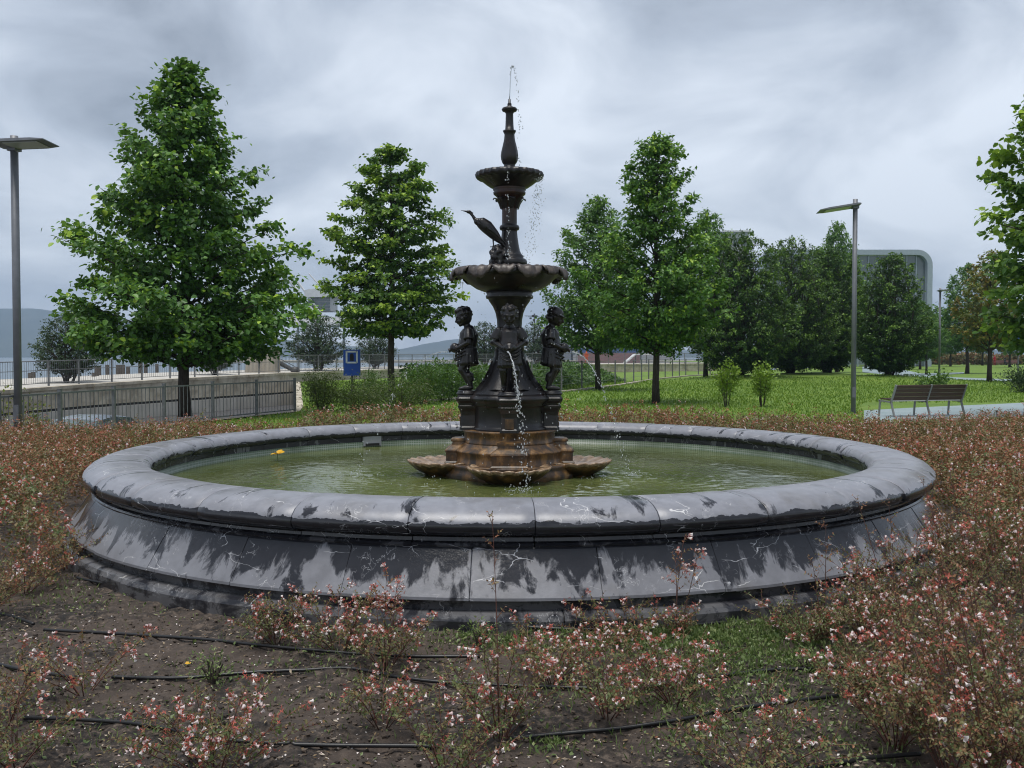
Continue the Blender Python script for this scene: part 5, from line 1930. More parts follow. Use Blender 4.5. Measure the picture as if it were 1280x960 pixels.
    fix_normals(Geo().lathe([(.0, 3.43), (.14, 3.435), (.24, 3.452), (.29, 3.468), (.310, 3.474), (.325, 3.468), (.338, 3.445), (.330, 3.415), (.312, 3.405), (.285, 3.395), (.235, 3.355), (.19, 3.325), (.14, 3.31)], 192, ubowl_rf).build('upper_bowl', 'iron', F, True))
    fin = Geo().lathe([(.0, 3.44), (.062, 3.44), (.062, 3.49), (.068, 3.50), (.068, 3.525), (.054, 3.535), (.056, 3.55), (.068, 3.565), (.080, 3.60), (.085, 3.64), (.080, 3.685), (.066, 3.745), (.054, 3.80), (.050, 3.85), (.062, 3.872), (.066, 3.885), (.044, 3.89), (.040, 3.95), (.037, 4.05), (.045, 4.068), (.070, 4.078), (.078, 4.094), (.070, 4.108), (.040, 4.114), (.030, 4.125), (.018, 4.132)], 40,
                lambda th, i, r, z: (r * (1 + (0.035 * np.cos(th * 10 + z * 14) if 6 < i < 13 else 0)), z)).build('finial', 'iron', F, True)
    Geo().lathe([(.02, 4.125), (.022, 4.15), (.013, 4.16), (.012, 4.195), (.0, 4.196)], 16).build('nozzle', 'iron', fin, True)
    # --- rock and heron
    X = lambda px: (px - 637) / 125.0
    yb = -0.10
    rg = np.random.default_rng(3)
    g = Geo()
    g.ellipsoid((X(624), yb, FZ(325)), (.085, .09, .11), None, 14, 10)
    g.ellipsoid((X(624), yb, FZ(337)), (.098, .10, .04), None, 14, 8)
    for k in range(70):
        v = unit(rg, 1)[0]
        g.ellipsoid((X(624) + v[0] * .082, yb + v[1] * .088, FZ(324) + v[2] * .118), tuple(rg.uniform(.016, .034, 3)), None, 7, 5)
    remesh(g.build('rock_mount', 'iron', F), 0.007, 1)
    g = Geo()
    B = lambda px, py, dy=0.0: Vector((X(px), yb + dy, FZ(py)))
    g.tube([B(597.5, 279.5), B(602, 280.8), B(609, 286), B(618, 295.5), B(627, 305)], [.036, .058, .066, .052, .024], 16, rounded=True)
    g.tube([B(600, 280), B(595, 277.5), B(591.8, 272.5), B(588.5, 268.8)], [.034, .020, .0145, .0135], 12, rounded=True)
    g.ellipsoid(B(587, 267.6), (.026, .017, .018), None, 12, 8)
    g.tube([B(585, 267.2), B(577.3, 265.8)], [.011, .003], 8, rounded=True)
    g.tube([B(588.5, 267), B(593.5, 269.5)], [.008, .003], 6, rounded=True)
    for dy in (-.022, .022):
        g.tube([B(612, 291, dy), B(616.5, 299, dy), B(617.5, 310, dy)], [.026, .009, .0065], 8, rounded=True)
        g.tube([B(617.5, 310, dy), B(613.5, 310.5, dy * 1.5)], .005, 6, rounded=True)
    her = remesh(g.build('heron', 'iron', F), 0.0055, 1)
    for s in (-1, 1):
        g = Geo()
        for k in range(7):
            f = k / 6
            st = B(600 + 3 * f, 277.5 + 6 * f, s * (.038 + .010 * math.sin(PI * f)))
            en = B(622 + 10 * (1 - f), 297 + 9 * (0.2 + 0.8 * (1 - f)), s * .026)
            md = st.lerp(en, .5) + Vector((0, s * .018, .008))
            g.tube([st, md, en], [.012, .014, .006], 6, rounded=True)
        remesh(g.build('wing', 'iron', her), 0.0055, 1)
    g = Geo()
    for k in range(5):
        g.tube([B(623, 300, (k - 2) * .008), B(632, 311 + 1.5 * (k % 2), (k - 2) * .013)], [.016, .007], 6, rounded=True)
    remesh(g.build('tail', 'iron', her), 0.006, 1)
    # --- child statues
    body = remesh(child_body().build('child_statue', 'iron', F), 0.0058, 1)
    tunic = remesh(child_tunic().build('tunic', 'iron', body), 0.007, 2)
    skirt = fix_normals(child_skirt().build('skirt', 'iron', body, True))
    jar = Geo().lathe([(.0, -.045), (.028, -.043), (.048, -.02), (.052, .002), (.040, .032), (.020, .045), (.018, .055), (.025, .065), (.022, .068), (.012, .064), (.0, .05)], 28).build('jar', 'iron', body, True, (0, -.128, .425))
    jar.rotation_euler = (R(115), 0, 0)
    curls = remesh(child_hair(2).build('hair', 'iron', body), 0.006, 1)
    hatg = remesh(child_hat().build('hat', 'iron', body), 0.006, 1)
    hat_me = hatg.data
    bpy.data.objects.remove(hatg)
    rr = 0.415
    for k, (ang, hat, lean) in enumerate(((0, False, 0), (-PI / 2, False, 0), (PI / 2, True, 0), (PI, False, 0))):
        if k == 0:
            b = body
        else:
            b = body.copy()
            C.objects.link(b)
            b.parent = F
            for ch in body.children:
                if hat and ch.name.startswith('hair'):
                    part('hat', hat_me, b)
                    continue
                c = ch.copy()
                C.objects.link(c)
                c.parent = b
        b.location = (rr * math.sin(ang), -rr * math.cos(ang), 1.306)
        b.rotation_euler = (0, 0, ang)
        b.scale = (1.02, 1.02, 1.0)
    return F


FOUNT = build_fountain()


# ------------------------------------------------------------------ falling water
def drop(g, p, r, st=1.0):
    g.ellipsoid(p, (r, r, r * st), None, 6, 4)


def jet(name, label, p0, v0, t1, r0, seed, nd, solid=0.42, spread=0.03):
    rg = np.random.default_rng(seed)
    g = Geo()
    f = lambda t: Vector(p0) + Vector(v0) * t + Vector((0, 0, -4.9 * t * t))
    ts = np.linspace(0, t1 * solid, 22)
    g.tube([f(t) + Vector(tuple(rg.normal(0, 0.0018, 3))) for t in ts], [r0 * (1 - 0.35 * k / 21) * rg.uniform(0.6, 1.15) for k in range(22)], 7)
    for k in range(nd):
        t = t1 * (solid * 0.45 + (1 - solid * 0.45) * rg.random() ** 0.8)
        s = spread * (t / t1) ** 1.4
        drop(g, f(t) + Vector(tuple(rg.normal(0, s, 3))), rg.uniform(0.0024, 0.0065), rg.uniform(1, 1.8))
    o = g.build(name, 'spray', None, True)
    tag(o, label, 'water jet', 'jets of falling water', 'stuff')


fx, fy = BX, BY
jet('water_jet', 'water arcing from the jar of the child facing the basin front', (fx - .02, fy - .62, 1.69), (.36, -1.05, 0.0), .50, .0070, 1, 230, solid=.6)
jet('water_jet', 'water arcing from the jar of the child with the hat', (fx + .62, fy - .02, 1.69), (1.12, -.25, 0.0), .50, .0075, 2, 110, spread=.025)
jet('water_jet', 'thin water arcing from the jar of the bareheaded side child', (fx - .62, fy - .02, 1.69), (-1.75, -.25, 0.1), .51, .0055, 3, 90, solid=.15, spread=.035)


def build_drops():
    rg = np.random.default_rng(7)
    g = Geo()
    f = lambda t: Vector((fx + .0 + .10 * t, fy, 4.19)) + Vector((0, 0, 2.55 * t - 4.9 * t * t))
    ts = np.linspace(0, .25, 10)
    g.tube([f(t) for t in ts], [.005, .005, .0045, .0045, .004, .004, .003, .003, .003, .002], 6)
    for k in range(70):
        t = .12 + .5 * rg.random()
        drop(g, f(t) + Vector((0.10 * max(0, t - .2) + rg.normal(0, .008), rg.normal(0, .008), 0)), rg.uniform(.0025, .006), 1.5)
    for k in range(16):
        z = rg.uniform(3.5, 4.05)
        drop(g, (fx + .10 + rg.normal(0, .02), fy - .05, z), rg.uniform(.003, .006), 1.6)
    tag(g.build('water_jet', 'spray', None, True), 'thin jet rising from the nozzle at the top of the fountain', 'water jet', 'jets of falling water', 'stuff')
    g = Geo()
    for k in range(260):                                   # thin curtain off the upper bowl
        z = 2.55 + .88 * rg.random() ** 0.7
        drop(g, (fx + .30 - .12 * (3.4 - z) / .9 + rg.normal(0, .022 + .03 * (3.4 - z)), fy - .12 + rg.normal(0, .03), z), rg.uniform(.0022, .0048), 1.5)
    for k in range(10):
        x = fx + .22 + .011 * k
        g.tube([(x, fy - .16 + .012 * k, 3.42), (x + .002, fy - .165 + .012 * k, 3.40 - .05 * rg.random())], [.005, .002], 5)
    tag(g.build('dripping_water', 'spray', None, True), 'curtain of drops falling off the upper bowl', 'drops', kind='stuff')
    g = Geo()
    for k in range(420):                                   # scattered drops off the main bowl and on the shells
        a = rg.uniform(0, 2 * PI)
        r = rg.choice([.54, .56, .30, .70]) + rg.normal(0, .03)
        z = rg.uniform(.5, 2.4)
        drop(g, (fx + r * math.cos(a), fy + r * math.sin(a), z), rg.uniform(.0022, .0055), 1.5)
    for k in range(24):
        a = 2 * PI * (k // 4) / 12 + rg.normal(0, .05)
        g.tube([(fx + .56 * math.cos(a), fy + .56 * math.sin(a), 2.41), (fx + .562 * math.cos(a), fy + .562 * math.sin(a), 2.40 - .10 * rg.random())], [.0028, .001], 5)
    for k in range(60):                                    # drops down the front of the upper stem
        drop(g, (fx - .01 + rg.normal(0, .012), fy - .36 + rg.normal(0, .02), rg.uniform(2.5, 3.42)), rg.uniform(.003, .006), 1.4)
    for sx, sy, n, sp in ((0.14, -1.28, 90, .14), (1.22, -.15, 50, .14), (-1.55, -.2, 50, .2), (-.8, -.6, 25, .3), (.9, -.6, 25, .3)):   # splash
        for k in range(n):
            d = abs(rg.normal(0, sp))
            a = rg.uniform(0, 2 * PI)
            drop(g, (fx + sx + d * math.cos(a), fy + sy + d * math.sin(a), .465 + abs(rg.normal(0, .03)) * (1 if d < .2 else .15)), rg.uniform(.0022, .006))
    tag(g.build('splashing_water', 'spray', None, True), 'drops and splashes of water around the main bowl and pool surface', 'drops', kind='stuff')


build_drops()
#@@PLANTS
# ------------------------------------------------------------------ flowering shrubs of the planting bed
def flower_tmpl(n=5):
    V, Fq = [], []
    for x, r in ((0.0, .0013), (.62, .0030 / .014), (1.0, .0058 / .014)):
        for k in range(n):
            a = 2 * PI * k / n
            rr = (r if x else .09)
            V.append((x, rr * math.cos(a), rr * math.sin(a)))
    for i in range(2):
        for k in range(n):
            Fq.append([i * n + k, i * n + (k + 1) % n, (i + 1) * n + (k + 1) % n, (i + 1) * n + k])
    return np.array(V), np.array(Fq)


LEAFA = (LEAF6[0] * np.array([1, .72, 1]), LEAF6[1])
FLOWER = flower_tmpl(5)
FLOWER3 = flower_tmpl(3)


class Abelia:
    """collects stems, leaves, sepals and flowers of one plant"""

    def __init__(self, seed, lod=0):
        self.rg = np.random.default_rng(seed)
        self.wood = Geo()
        self.L, self.S, self.P = [], [], []
        self.lod = lod

    def shoot(self, p, d, length, leaf, tintm, flower_p, step=0.021, r=0.0016):
        rg = self.rg
        n = max(3, int(length / step))
        pts = [p.copy()]
        d = d.normalized()
        cur = p.copy()
        side = d.orthogonal().normalized()
        side.rotate(Matrix.Rotation(rg.uniform(0, PI), 3, d))
        for i in range(n):
            d = (d + Vector((rg.normal(0, .09), rg.normal(0, .09), rg.normal(-.02, .07)))).normalized()
            cur = cur + d * step
            pts.append(cur.copy())
            for s in (-1, 1):
                ax = (side * s + d * 0.55 + Vector(tuple(rg.normal(0, .25, 3)))).normalized()
                self.L.append((*cur, *ax, *(d * .5 + Vector((0, 0, 1)) + Vector(tuple(rg.normal(0, .3, 3)))), leaf * rg.uniform(.6, 1.15) * (1 - .35 * i / n), np.clip(rg.normal(tintm, .27), 0, 1)))
            side = d.cross(side).normalized()
        self.wood.tube(pts[::2] + ([pts[-1]] if len(pts) % 2 == 0 else []), [r * (1 - .6 * k / len(pts[::2])) for k in range(len(pts[::2]) + (1 if len(pts) % 2 == 0 else 0))], 4, cap=False, tint=rg.random())
        if rg.random() < flower_p * .45:
            self.cluster(cur, d, rg.integers(5, 11))

    def cluster(self, p, d, k):
        rg = self.rg
        if self.lod:
            k = 2 + k // 5
        for j in range(k):
            q = p + Vector(tuple(rg.normal(0, .0135, 3)))
            ax = (d * .5 + Vector(tuple(rg.normal(0, .6, 3))) + Vector((0, 0, -.35))).normalized()
            u = ax.orthogonal().normalized()
            w = ax.cross(u)
            ns = 2 if self.lod else 4
            for s in range(ns):
                a = s * 2 * PI / ns + rg.uniform(-.3, .3)
                self.S.append((*q, *(u * math.cos(a) + w * math.sin(a) + ax * .55), *ax, .0125 * rg.uniform(.8, 1.3) * (1.5 if self.lod else 1), rg.random()))
            if rg.random() < .42:
                self.P.append((*q, *ax, *u, .0175 * rg.uniform(.8, 1.25), rg.random()))

    def stem(self, base, tip, bend, leaf, tintm, flower_p, n_shoots, shoot_len, s0=.2, r=.0035):
        rg = self.rg
        base, tip = Vector(base), Vector(tip)
        mid = base.lerp(tip, .5) + Vector(bend)
        f = lambda s: base * (1 - s) ** 2 + mid * 2 * s * (1 - s) + tip * s * s
        ss = np.linspace(0, 1, 9)
        self.wood.tube([f(s) for s in ss], [r * (1 - .72 * s) for s in ss], 5, cap=False, tint=rg.random() * .5)
        for k in range(n_shoots):
            s = s0 + (1 - s0) * (k + rg.random()) / n_shoots
            p = f(s)
            a = k * 2.4 + rg.normal(0, .4)
            tang = (f(min(1, s + .05)) - f(max(0, s - .05))).normalized()
            d = Vector((math.cos(a), math.sin(a), rg.uniform(.0, .9))) + tang * .6
            self.shoot(p, d, shoot_len * rg.uniform(.5, 1.2) * (1.1 - .4 * s), leaf, tintm + .15 * (s - .5), flower_p)
        self.shoot(f(.97), (f(1) - f(.9)), shoot_len * .8, leaf, tintm + .15, flower_p)

    def finish(self, root):
        if self.wood.v:
            self.wood.build('stems', 'stem', root, True)
        for nm, arr, tm, mt in (('foliage', self.L, LEAFA, 'leaf_abelia'), ('sepals', self.S, LEAFN, 'sepal'), ('blossoms', self.P, FLOWER, 'petal')):
            if not arr:
                continue
            A = np.array(arr)
            g = Geo()
            add_leaves(g, A[:, 0:3], A[:, 3:6], A[:, 6:9], A[:, 9], tm, A[:, 10])
            tag(g.build(nm, mt, root, nm == 'blossoms'), kind='stuff')


def abelia(label, x, y, h, spread, n_stems, seed, flower_p=.5, tintm=.42, leaf=.021, shoots=9, shoot_len=.13, tall=None, group='flowering shrubs before the basin', lean=(0, 0)):
    z = sz(x, y)
    spread *= 1.3
    shoot_len *= 1.15
    tintm -= .06
    t = thing('flowering_shrub', label, 'shrub', (x, y, z), 0, group)
    A = Abelia(seed)
    rg = A.rg
    for k in range(n_stems):
        a = 2 * PI * k / n_stems + rg.uniform(-.5, .5)
        rr = spread * math.sqrt(rg.uniform(.08, 1))
        hh = h * rg.uniform(.6, 1.05) * (1 - .25 * (rr / spread))
        tip = (rr * math.cos(a) + lean[0], rr * math.sin(a) + lean[1], hh)
        A.stem((.02 * math.cos(a), .02 * math.sin(a), -.02), tip, (0, 0, hh * .18), leaf, tintm, flower_p, shoots, shoot_len)
    if tall:
        for dx, dy, hh, fp in tall:
            A.stem((0, 0, -.02), (dx, dy, hh), (rg.normal(0, .02), 0, 0), leaf * .95, .75, fp, 7, .035 if fp == 0 else .08, .55, .0038)
    A.finish(t)
    return t


def G2(px, py):
    p = gnd(px, py, 0.03)
    return p.x, p.y


def build_front_shrubs():
    a = lambda lab, px, py, h, sp, n, seed, **k: abelia(lab, *G2(px, py), h, sp, n, seed, **k)
    a('low flowering shrub against the basin plinth beside the long curved hose', 345, 806, .27, .20, 11, 101, shoots=10, tintm=.36)
    a('flowering shrub with a raised spray of coral blooms, next to the plinth shrub', 482, 838, .30, .20, 10, 102, tall=[(.0, .05, .46, .95), (.05, .06, .40, .9), (-.05, .02, .38, .9)], flower_p=.55)
    a('coral-blooming shrub with one very tall bare red shoot', 624, 922, .44, .24, 13, 103, tall=[(-.03, .08, .92, 0)], flower_p=.65, tintm=.30)
    a('leafy shrub behind the tall red shoot', 690, 850, .27, .26, 12, 104, flower_p=.55, tintm=.40)
    a('compact round flowering shrub between two hoses on bare soil', 268, 968, .36, .25, 15, 105, flower_p=.6, tintm=.36)
    a('sparse shrub with one blooming shoot crossing the basin wall', 846, 800, .16, .12, 5, 106, tall=[(.04, .04, .52, .95), (.12, .02, .46, .95), (.0, .05, .42, .6)], flower_p=.4)
    a('green-leaved flowering shrub in the weeds', 845, 880, .32, .28, 13, 107, flower_p=.55, tintm=.26)
    a('leafless-looking shrub of thin twigs before the stone wall', 1028, 800, .18, .13, 6, 108, tall=[(.02, .02, .64, 0), (-.05, .03, .42, .3)], flower_p=.2)
    a('low green flowering shrub beside the weeds and hose end', 1010, 806, .26, .26, 12, 109, flower_p=.5, tintm=.20)
    a('thin sprawling shrub with bronze leaves between two hoses', 105, 868, .28, .26, 7, 110, flower_p=.25, tintm=.55, shoots=7)
    a('bronze shrub at the start of the short hose', 6, 905, .36, .24, 9, 111, flower_p=.4, tintm=.6)
    a('low shrub in the grass, blooms nodding over the hose', 478, 912, .22, .16, 7, 112, flower_p=.7, tintm=.30)
    a('small shrub at the soil corner with few blooms', 560, 985, .30, .20, 9, 113, flower_p=.5, tintm=.32)
    a('tuft of young shoots before the weeds', 945, 985, .32, .30, 12, 114, flower_p=.45, tintm=.38)
    a('small bronze shrub at the foot of the plinth', 770, 806, .20, .24, 10, 115, flower_p=.5, tintm=.45)
    a('low shrub at the start of the hose behind the compact round shrub', 20, 960, .25, .2, 8, 116, flower_p=.4, tintm=.3)
    a('loose coral-blooming shrub touching the plinth next to the raised spray', 425, 815, .34, .24, 10, 117, flower_p=.6, tintm=.42)
    a('leafy shrub in front of the weeds with blooms at its tips', 760, 905, .30, .24, 10, 118, flower_p=.6, tintm=.30)
    # the dense clump beside the basin
    rg = random.Random(9)
    spots = [(1115, 775, .50, .30), (1185, 800, .55, .34), (1255, 770, .62, .36), (1140, 850, .46, .30), (1215, 880, .56, .34), (1120, 935, .36, .28), (1190, 975, .50, .32), (1265, 950, .62, .36), (1290, 870, .70, .36), (1235, 1010, .55, .3), (1150, 735, .50, .30), (1215, 735, .55, .32), (1275, 715, .6, .34), (1080, 800, .34, .24), (1085, 880, .22, .2), (1300, 1010, .6, .35)]
    for i, (px, py, h, sp) in enumerate(spots):
        x, y = G2(px, py)
        if math.hypot(x - BX, y - BY) < 4.3:
            k = 4.32 / math.hypot(x - BX, y - BY)
            x, y = BX + (x - BX) * k, BY + (y - BY) * k
        abelia('bushy coral-flowered shrub in the dense clump beside the basin', x, y, h * 1.0, sp, 15, 200 + i, flower_p=.36, tintm=rg.uniform(.24, .52), shoots=10, shoot_len=.15, tall=[(rg.uniform(-.2, .2), rg.uniform(-.1, .2), h * rg.uniform(1.15, 1.45), .3) for _ in range(2)], group='dense flowering clump beside the basin')
    for i, (px, py, h, sp) in enumerate([(30, 742, .40, .34), (85, 712, .36, .30), (-20, 770, .4, .3)]):
        x, y = G2(px, py)
        abelia('bushy shrub where the railing-side flower bed meets bare soil', x, y, h, sp, 14, 240 + i, flower_p=.35, tintm=.62, shoots=10, shoot_len=.15, group='shrubs at the bed edge')


build_front_shrubs()


def build_bed():
    # a few ready sprigs, scattered by the thousand: nobody could count them
    temps = []
    for k in range(10):
        A = Abelia(500 + k, 1)
        rg = A.rg
        A.shoot(Vector((0, 0, 0)), Vector((rg.normal(0, .25), rg.normal(0, .25), 1)), .26, .041, .60, .52, step=.034, r=.002)
        A.shoot(Vector((0, 0, .08)), Vector((rg.normal(0, 1), rg.normal(0, 1), .7)), .15, .041, .60, .40, step=.034, r=.0015)
        g = [(LEAF4, A.L, 1), (LEAFN, A.S, 2), (FLOWER3, A.P, 3)]
        T = []
        for tm, arr, mi in g:
            if not arr:
                continue
            Q = np.array(arr)
            q = Geo()
            add_leaves(q, Q[:, 0:3], Q[:, 3:6], Q[:, 6:9], Q[:, 9] * (1.2 if mi > 1 else 1), tm, Q[:, 10])
            T.append((np.vstack(q.v), q.f[0], q.t[0], mi))
        if k % 3 == 0:
            T.append((np.vstack(A.wood.v), np.vstack(A.wood.f), np.concatenate(A.wood.t), 0))
        temps.append(T)
    rg = np.random.default_rng(77)

    def scatter(name, label, X, Y, H):
        g = Geo()
        N = len(X)
        which = rg.integers(0, len(temps), N)
        gz = soil_h(X, Y)
        zt = gz + H * (1 - .75 * rg.random(N) ** 2.0) - .18 + .10 * (rg.random(N) < .07)
        zt = np.maximum(zt, gz - .02)
        yaw = rg.uniform(0, 2 * PI, N)
        tilt = np.abs(rg.normal(0, .45, N))
        sc = rg.uniform(.8, 1.3, N)
        tz = rg.normal(0, .18, N) + .34 * vnoise(X * .8, Y * .8, 31, 2)
        for w, T in enumerate(temps):
            i = np.where(which == w)[0]
            if not len(i):
                continue
            cy, sy, ct, st = np.cos(yaw[i]), np.sin(yaw[i]), np.cos(tilt[i]), np.sin(tilt[i])
            Rm = np.stack([np.stack([cy * ct, -sy, cy * st], 1), np.stack([sy * ct, cy, sy * st], 1), np.stack([-st, 0 * st, ct], 1)], 1) * sc[i][:, None, None]
            P = np.stack([X[i], Y[i], zt[i]], 1)
            for v, f, t, mi in T:
                vv = np.einsum('nij,kj->nki', Rm, v) + P[:, None, :]
                ff = (f[None] + (np.arange(len(i)) * len(v))[:, None, None]).reshape(-1, f.shape[1])
                tt = np.clip(t[None] + tz[i][:, None] * (1 if mi == 1 else 0), 0, 1).reshape(-1)
                g.add(vv.reshape(-1, 3), ff, mi, tt)
        tag(g.build(name, ['stem', 'leaf_abelia', 'sepal', 'petal']), label, 'flower bed', kind='stuff')

    def pts(n, x0, x1, y0, y1, cond):
        X, Y = rg.uniform(x0, x1, n), rg.uniform(y0, y1, n)
        r = np.hypot(X - BX, Y - BY)
        k = (r > 4.22) & cond(X, Y, r)
        return X[k], Y[k]
    hb = lambda X, Y: .50 - .008 * np.maximum(0, Y - 8) + .13 * vnoise(X * .55, Y * .55, 41, 3) + .10 * vnoise(X * 2.2, Y * 2.2, 42, 2)
    # left of the basin
    X, Y = pts(11000, -10, -1.2, 6.2, 17.6, lambda X, Y, r: (X > -.60 * Y) & (X > xb(Y) + .35) & (Y > 6.9 + .35 * vnoise(X, Y, 43, 2)) & ((Y > 13.5) | (X < -2.6)))
    scatter('flower_bed', 'mass of low russet flowering shrubs between basin and railing', X, Y, hb(X, Y) - .004 * np.maximum(0, Y - 12))
    # behind
    X, Y = pts(2300, -3.2, 4.5, 13.7, 17.2, lambda X, Y, r: (Y > BY + 4) & (Y < 16.6 + .6 * vnoise(X, Y, 44, 2)))
    scatter('flower_bed', 'strip of low russet shrubs behind the basin along the lawn', X, Y, hb(X, Y) + .27)
    # right
    X, Y = pts(17000, 2.2, 12, 5.3, 19.3, lambda X, Y, r: (X < .60 * Y) & (X > 3.1 + .10 * np.maximum(0, 12 - Y) * 0) & ((Y > 6.2) | (X > 3.3)) & (Y < 17.2 + .22 * (X - 3.1) + .5 * vnoise(X, Y, 45, 2)))
    scatter('flower_bed', 'mass of low russet flowering shrubs between basin and bench', X, Y, hb(X, Y) + .07)


build_bed()


# ------------------------------------------------------------------ bare soil: hoses, clods, petals, weeds
def hose(label, pix, r=.0095):
    P = []
    for px, py in pix:
        p = gnd(px, py, .03)
        P.append(p)
    out = []
    for i in range(len(P) - 1):
        p0, p1, p2, p3 = P[max(i - 1, 0)], P[i], P[i + 1], P[min(i + 2, len(P) - 1)]
        for k in range(14):
            t = k / 14
            out.append(.5 * ((2 * p1) + (p2 - p0) * t + (2 * p0 - 5 * p1 + 4 * p2 - p3) * t * t + (3 * p1 - p0 - 3 * p2 + p3) * t ** 3))
    out.append(P[-1])
    hs = np.array([sz(p.x, p.y) for p in out])
    k = 22
    pad = np.pad(hs, k, mode='edge')
    sm = np.array([pad[i:i + 2 * k + 1].mean() for i in range(len(hs))])
    for p, h0, h1 in zip(out, hs, sm):
        p.z = max(h1 + .008, h0 - .012) + r * .8
    o = Geo().tube(out, r, 8).build('irrigation_hose', 'hose', None, True)
    tag(o, label, 'hose', 'black irrigation hoses')


hose('black hose curving close along the basin plinth', [(96, 728), (140, 737), (190, 752), (240, 762), (285, 770)])
hose('black hose running from beside the sparse bronze shrub to the coral-blooming shrub', [(55, 791), (150, 797), (260, 806), (350, 817), (430, 824), (520, 829), (600, 829)])
hose('short black hose end coming out of the railing-side flower bed', [(-20, 770), (15, 777), (42, 787)])
hose('black hose between the compact round shrub and plinth hoses', [(140, 853), (220, 854), (300, 848), (380, 844), (440, 842), (500, 852), (560, 858), (640, 862), (740, 866)])
hose('short black hose reaching into the sparse bronze shrub', [(-10, 838), (30, 845), (95, 852)])
hose('black hose behind the compact round shrub', [(30, 903), (90, 906), (160, 911), (215, 920), (260, 930), (350, 935), (440, 937), (545, 938)])
hose('black hose from the coral-blooming shrub to the weeds', [(640, 925), (720, 920), (790, 916), (850, 910), (920, 897), (980, 888), (1050, 878)])
hose('black hose through the weeds below the dense clump', [(800, 868), (870, 856), (950, 846), (1020, 843), (1100, 838)])
hose('black hose at the plinth behind the weeds', [(640, 793), (720, 796), (800, 792), (860, 788), (930, 780)])
hose('black hose at the soil corner under the dense clump', [(1010, 972), (1080, 958), (1150, 950)])


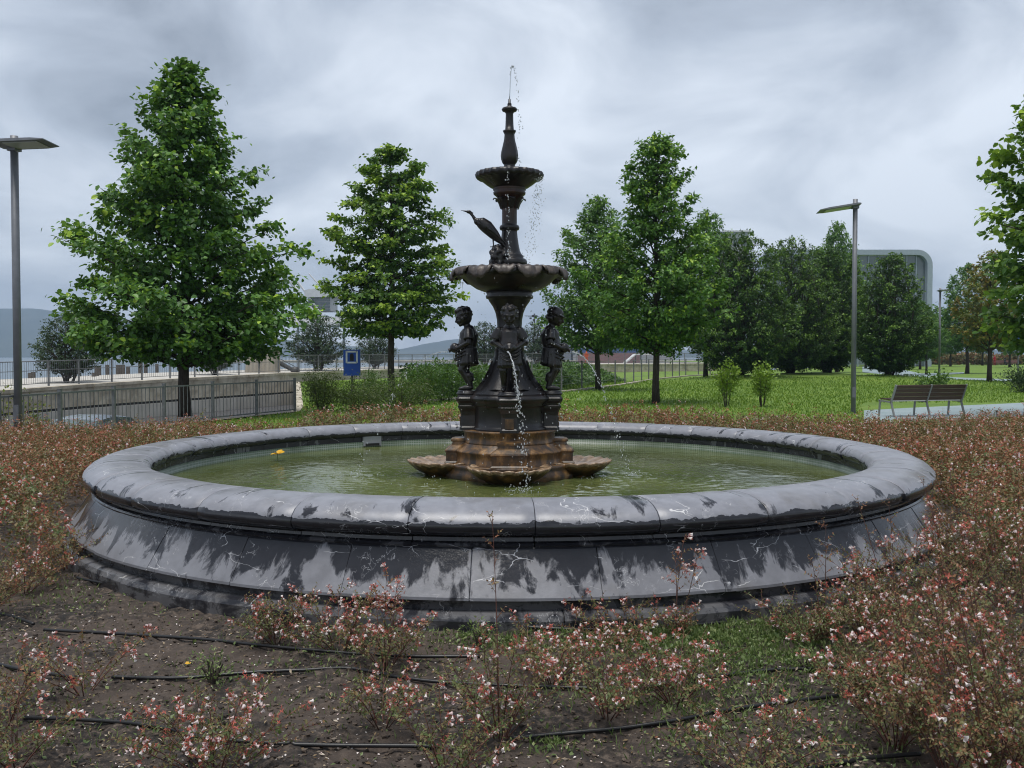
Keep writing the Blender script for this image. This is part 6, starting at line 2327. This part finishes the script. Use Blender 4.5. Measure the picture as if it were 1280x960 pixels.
def build_litter():
    rg = np.random.default_rng(13)

    def area(n, y0=3.5, y1=7.2, w=.58):
        Y = y0 + (y1 - y0) * rg.random(n) ** 1.1
        X = rg.uniform(-w, w, n) * Y
        k = np.hypot(X - BX, Y - BY) > 4.12
        return X[k], Y[k]
    # clods and pebbles
    X, Y = area(14000)
    clump = .5 + .5 * vnoise(X * 1.6, Y * 1.6, 61, 3)
    k = rg.random(len(X)) < clump + .25
    X, Y = X[k], Y[k]
    Z = soil_h(X, Y)
    tm = Geo().ellipsoid((0, 0, 0), (1, 1, .75), None, 5, 3, bump=.35, seed=4)
    V, Fs = np.vstack(tm.v), tm.f
    N = len(X)
    s = .0025 + .010 * rg.random(N) ** 3.0
    yaw = rg.uniform(0, 2 * PI, N)
    Rm = np.stack([np.stack([np.cos(yaw), -np.sin(yaw), 0 * yaw], 1), np.stack([np.sin(yaw), np.cos(yaw), 0 * yaw], 1), np.stack([0 * yaw, 0 * yaw, 1 + 0 * yaw], 1)], 1) * s[:, None, None]
    vv = np.einsum('nij,kj->nki', Rm, V * np.array([1.2, 1, 1])) + np.stack([X, Y, Z + s * .25], 1)[:, None, :]
    t = np.clip(rg.normal(.40, .22, N), 0, .85)
    t[rg.random(N) < .010] = 1.0
    g = Geo()
    off = (np.arange(N) * len(V))[:, None, None]
    g.add(vv.reshape(-1, 3), [(f[None] + off).reshape(-1, f.shape[1]) for f in Fs], 0, .5)
    for i, f in enumerate(Fs):
        g.t[i] = np.repeat(t, len(f))
    tag(g.build('soil_clods', 'clod', None, False), 'crumbs of earth and pebbles on the bare soil', 'soil', kind='stuff')
    # fallen petals and dry leaf bits
    X, Y = area(2200)
    N = len(X)
    g = Geo()
    add_leaves(g, np.stack([X, Y, soil_h(X, Y) + .006], 1), unit(rg, N) * np.array([1, 1, .25]), np.array([[0, 0, 1.0]]) + unit(rg, N) * .35, rg.uniform(.005, .016, N), LEAF4, rg.random(N))
    tag(g.build('fallen_petals', 'petal'), 'pale petals scattered over the bare soil', 'petals', kind='stuff')
    X, Y = area(4500)
    N = len(X)
    g = Geo()
    add_leaves(g, np.stack([X, Y, soil_h(X, Y) + .006], 1), unit(rg, N) * np.array([1, 1, .3]), np.array([[0, 0, 1.0]]) + unit(rg, N) * .5, rg.uniform(.008, .032, N), LEAFN, rg.random(N) ** 1.5)
    tag(g.build('dry_leaves', 'dry_leaf'), 'dry leaf scraps and twigs littering the bare soil', 'leaf litter', kind='stuff')
    # one conspicuous fallen leaf
    x, y = G2(231, 835)
    g = Geo()
    add_leaves(g, np.array([(x, y, sz(x, y) + .012)]), np.array([(1, .3, .1)]), np.array([(0, -.3, 1.0)]), np.array([.032]), LEAF6, np.array([.2]))
    tag(g.build('fallen_leaf', 'petal_yellow'), 'single orange-yellow fallen leaf on bare soil', 'leaf')
    # weeds: blades and small rosettes in patches
    P = []
    for px, py, sx, sy, n in ((600, 800, 45, 14, 900), (690, 808, 60, 12, 800), (800, 806, 70, 12, 900), (880, 802, 70, 14, 2600), (960, 800, 50, 16, 2200), (760, 800, 110, 10, 1500), (900, 830, 80, 14, 1400), (1010, 835, 40, 16, 500), (890, 845, 60, 20, 900), (880, 915, 40, 25, 600), (990, 885, 60, 30, 700), (1060, 950, 60, 30, 500), (780, 870, 60, 15, 450), (60, 745, 40, 20, 350), (140, 745, 60, 18, 250), (400, 805, 60, 20, 350), (470, 830, 60, 30, 350), (120, 920, 90, 30, 260), (265, 850, 30, 8, 120), (300, 870, 200, 60, 500), (700, 930, 120, 30, 260), (430, 760, 200, 20, 300), (30, 830, 60, 40, 200), (690, 935, 14, 8, 120), (1060, 780, 40, 20, 500)):
        P.append(np.stack([rg.normal(px, sx, n), rg.normal(py, sy, n)], 1))
    P = np.vstack(P)
    P = P[(P[:, 1] > 700) & (P[:, 1] < 1000)]
    d = 1.62 * FPX / (P[:, 1] - 445)
    Y = d
    X = (P[:, 0] - 640) / FPX * d
    # gather into tufts
    X = X + .02 * vnoise(X * 20, Y * 20, 66, 1)
    k = np.hypot(X - BX, Y - BY) > 4.13
    X, Y = X[k], Y[k]
    N = len(X)
    base = np.stack([X, Y, soil_h(X, Y)], 1)
    g = Geo()
    isb = rg.random(N) < .6
    n1 = isb.sum()
    add_leaves(g, base[isb], unit(rg, n1) * .6 + np.array([0, 0, .8]), unit(rg, n1), rg.uniform(.02, .055, n1), (LEAFN[0] * np.array([1, .32, 1]), LEAFN[1]), rg.random(n1))
    n2 = N - n1
    add_leaves(g, base[~isb] + np.array([0, 0, .012]), unit(rg, n2) + np.array([0, 0, .35]), np.array([[0, 0, 1.0]]) + unit(rg, n2) * .5, rg.uniform(.012, .03, n2), LEAF4, rg.random(n2))
    tag(g.build('weeds', 'leaf_weed'), 'small green weeds and grass sprouting on the bare soil', 'weeds', kind='stuff')
    for i, (px, py, h, lab) in enumerate(((266, 858, .13, 'upright pale green weed beside the fallen yellow leaf'), (1010, 842, .11, 'feathery bright weed between the low green shrub and hose'), (600, 812, .12, 'grassy bright green tuft at the foot of the tall red shoot'))):
        x, y = G2(px, py)
        shrub('weed', lab, (x, y, sz(x, y) - .005), h, h * .55, .022, 190, 'leaf_weed', 300 + i, 7, tmpl=LEAFN, tints=(.6, .25), cat='weed', low=.1)


build_litter()


# ------------------------------------------------------------------ air
def build_haze():
    g = Geo().box((0, 2350, 150), (9000, 4900, 310))
    o = g.build('haze', [])
    m = bpy.data.materials.new('haze')
    m.use_nodes = True
    nt = m.node_tree
    nt.nodes.clear()
    out = nt.nodes.new('ShaderNodeOutputMaterial')
    v = nt.nodes.new('ShaderNodeVolumePrincipled')
    v.inputs['Color'].default_value = (0.52, 0.70, 0.95, 1)
    v.inputs['Density'].default_value = 0.00022
    v.inputs['Anisotropy'].default_value = 0.1
    nt.links.new(v.outputs[0], out.inputs['Volume'])
    o.data.materials.append(m)
    tag(o, 'thin bluish haze over the bay', 'haze', kind='stuff')


HAZE = True
if HAZE:
    build_haze()
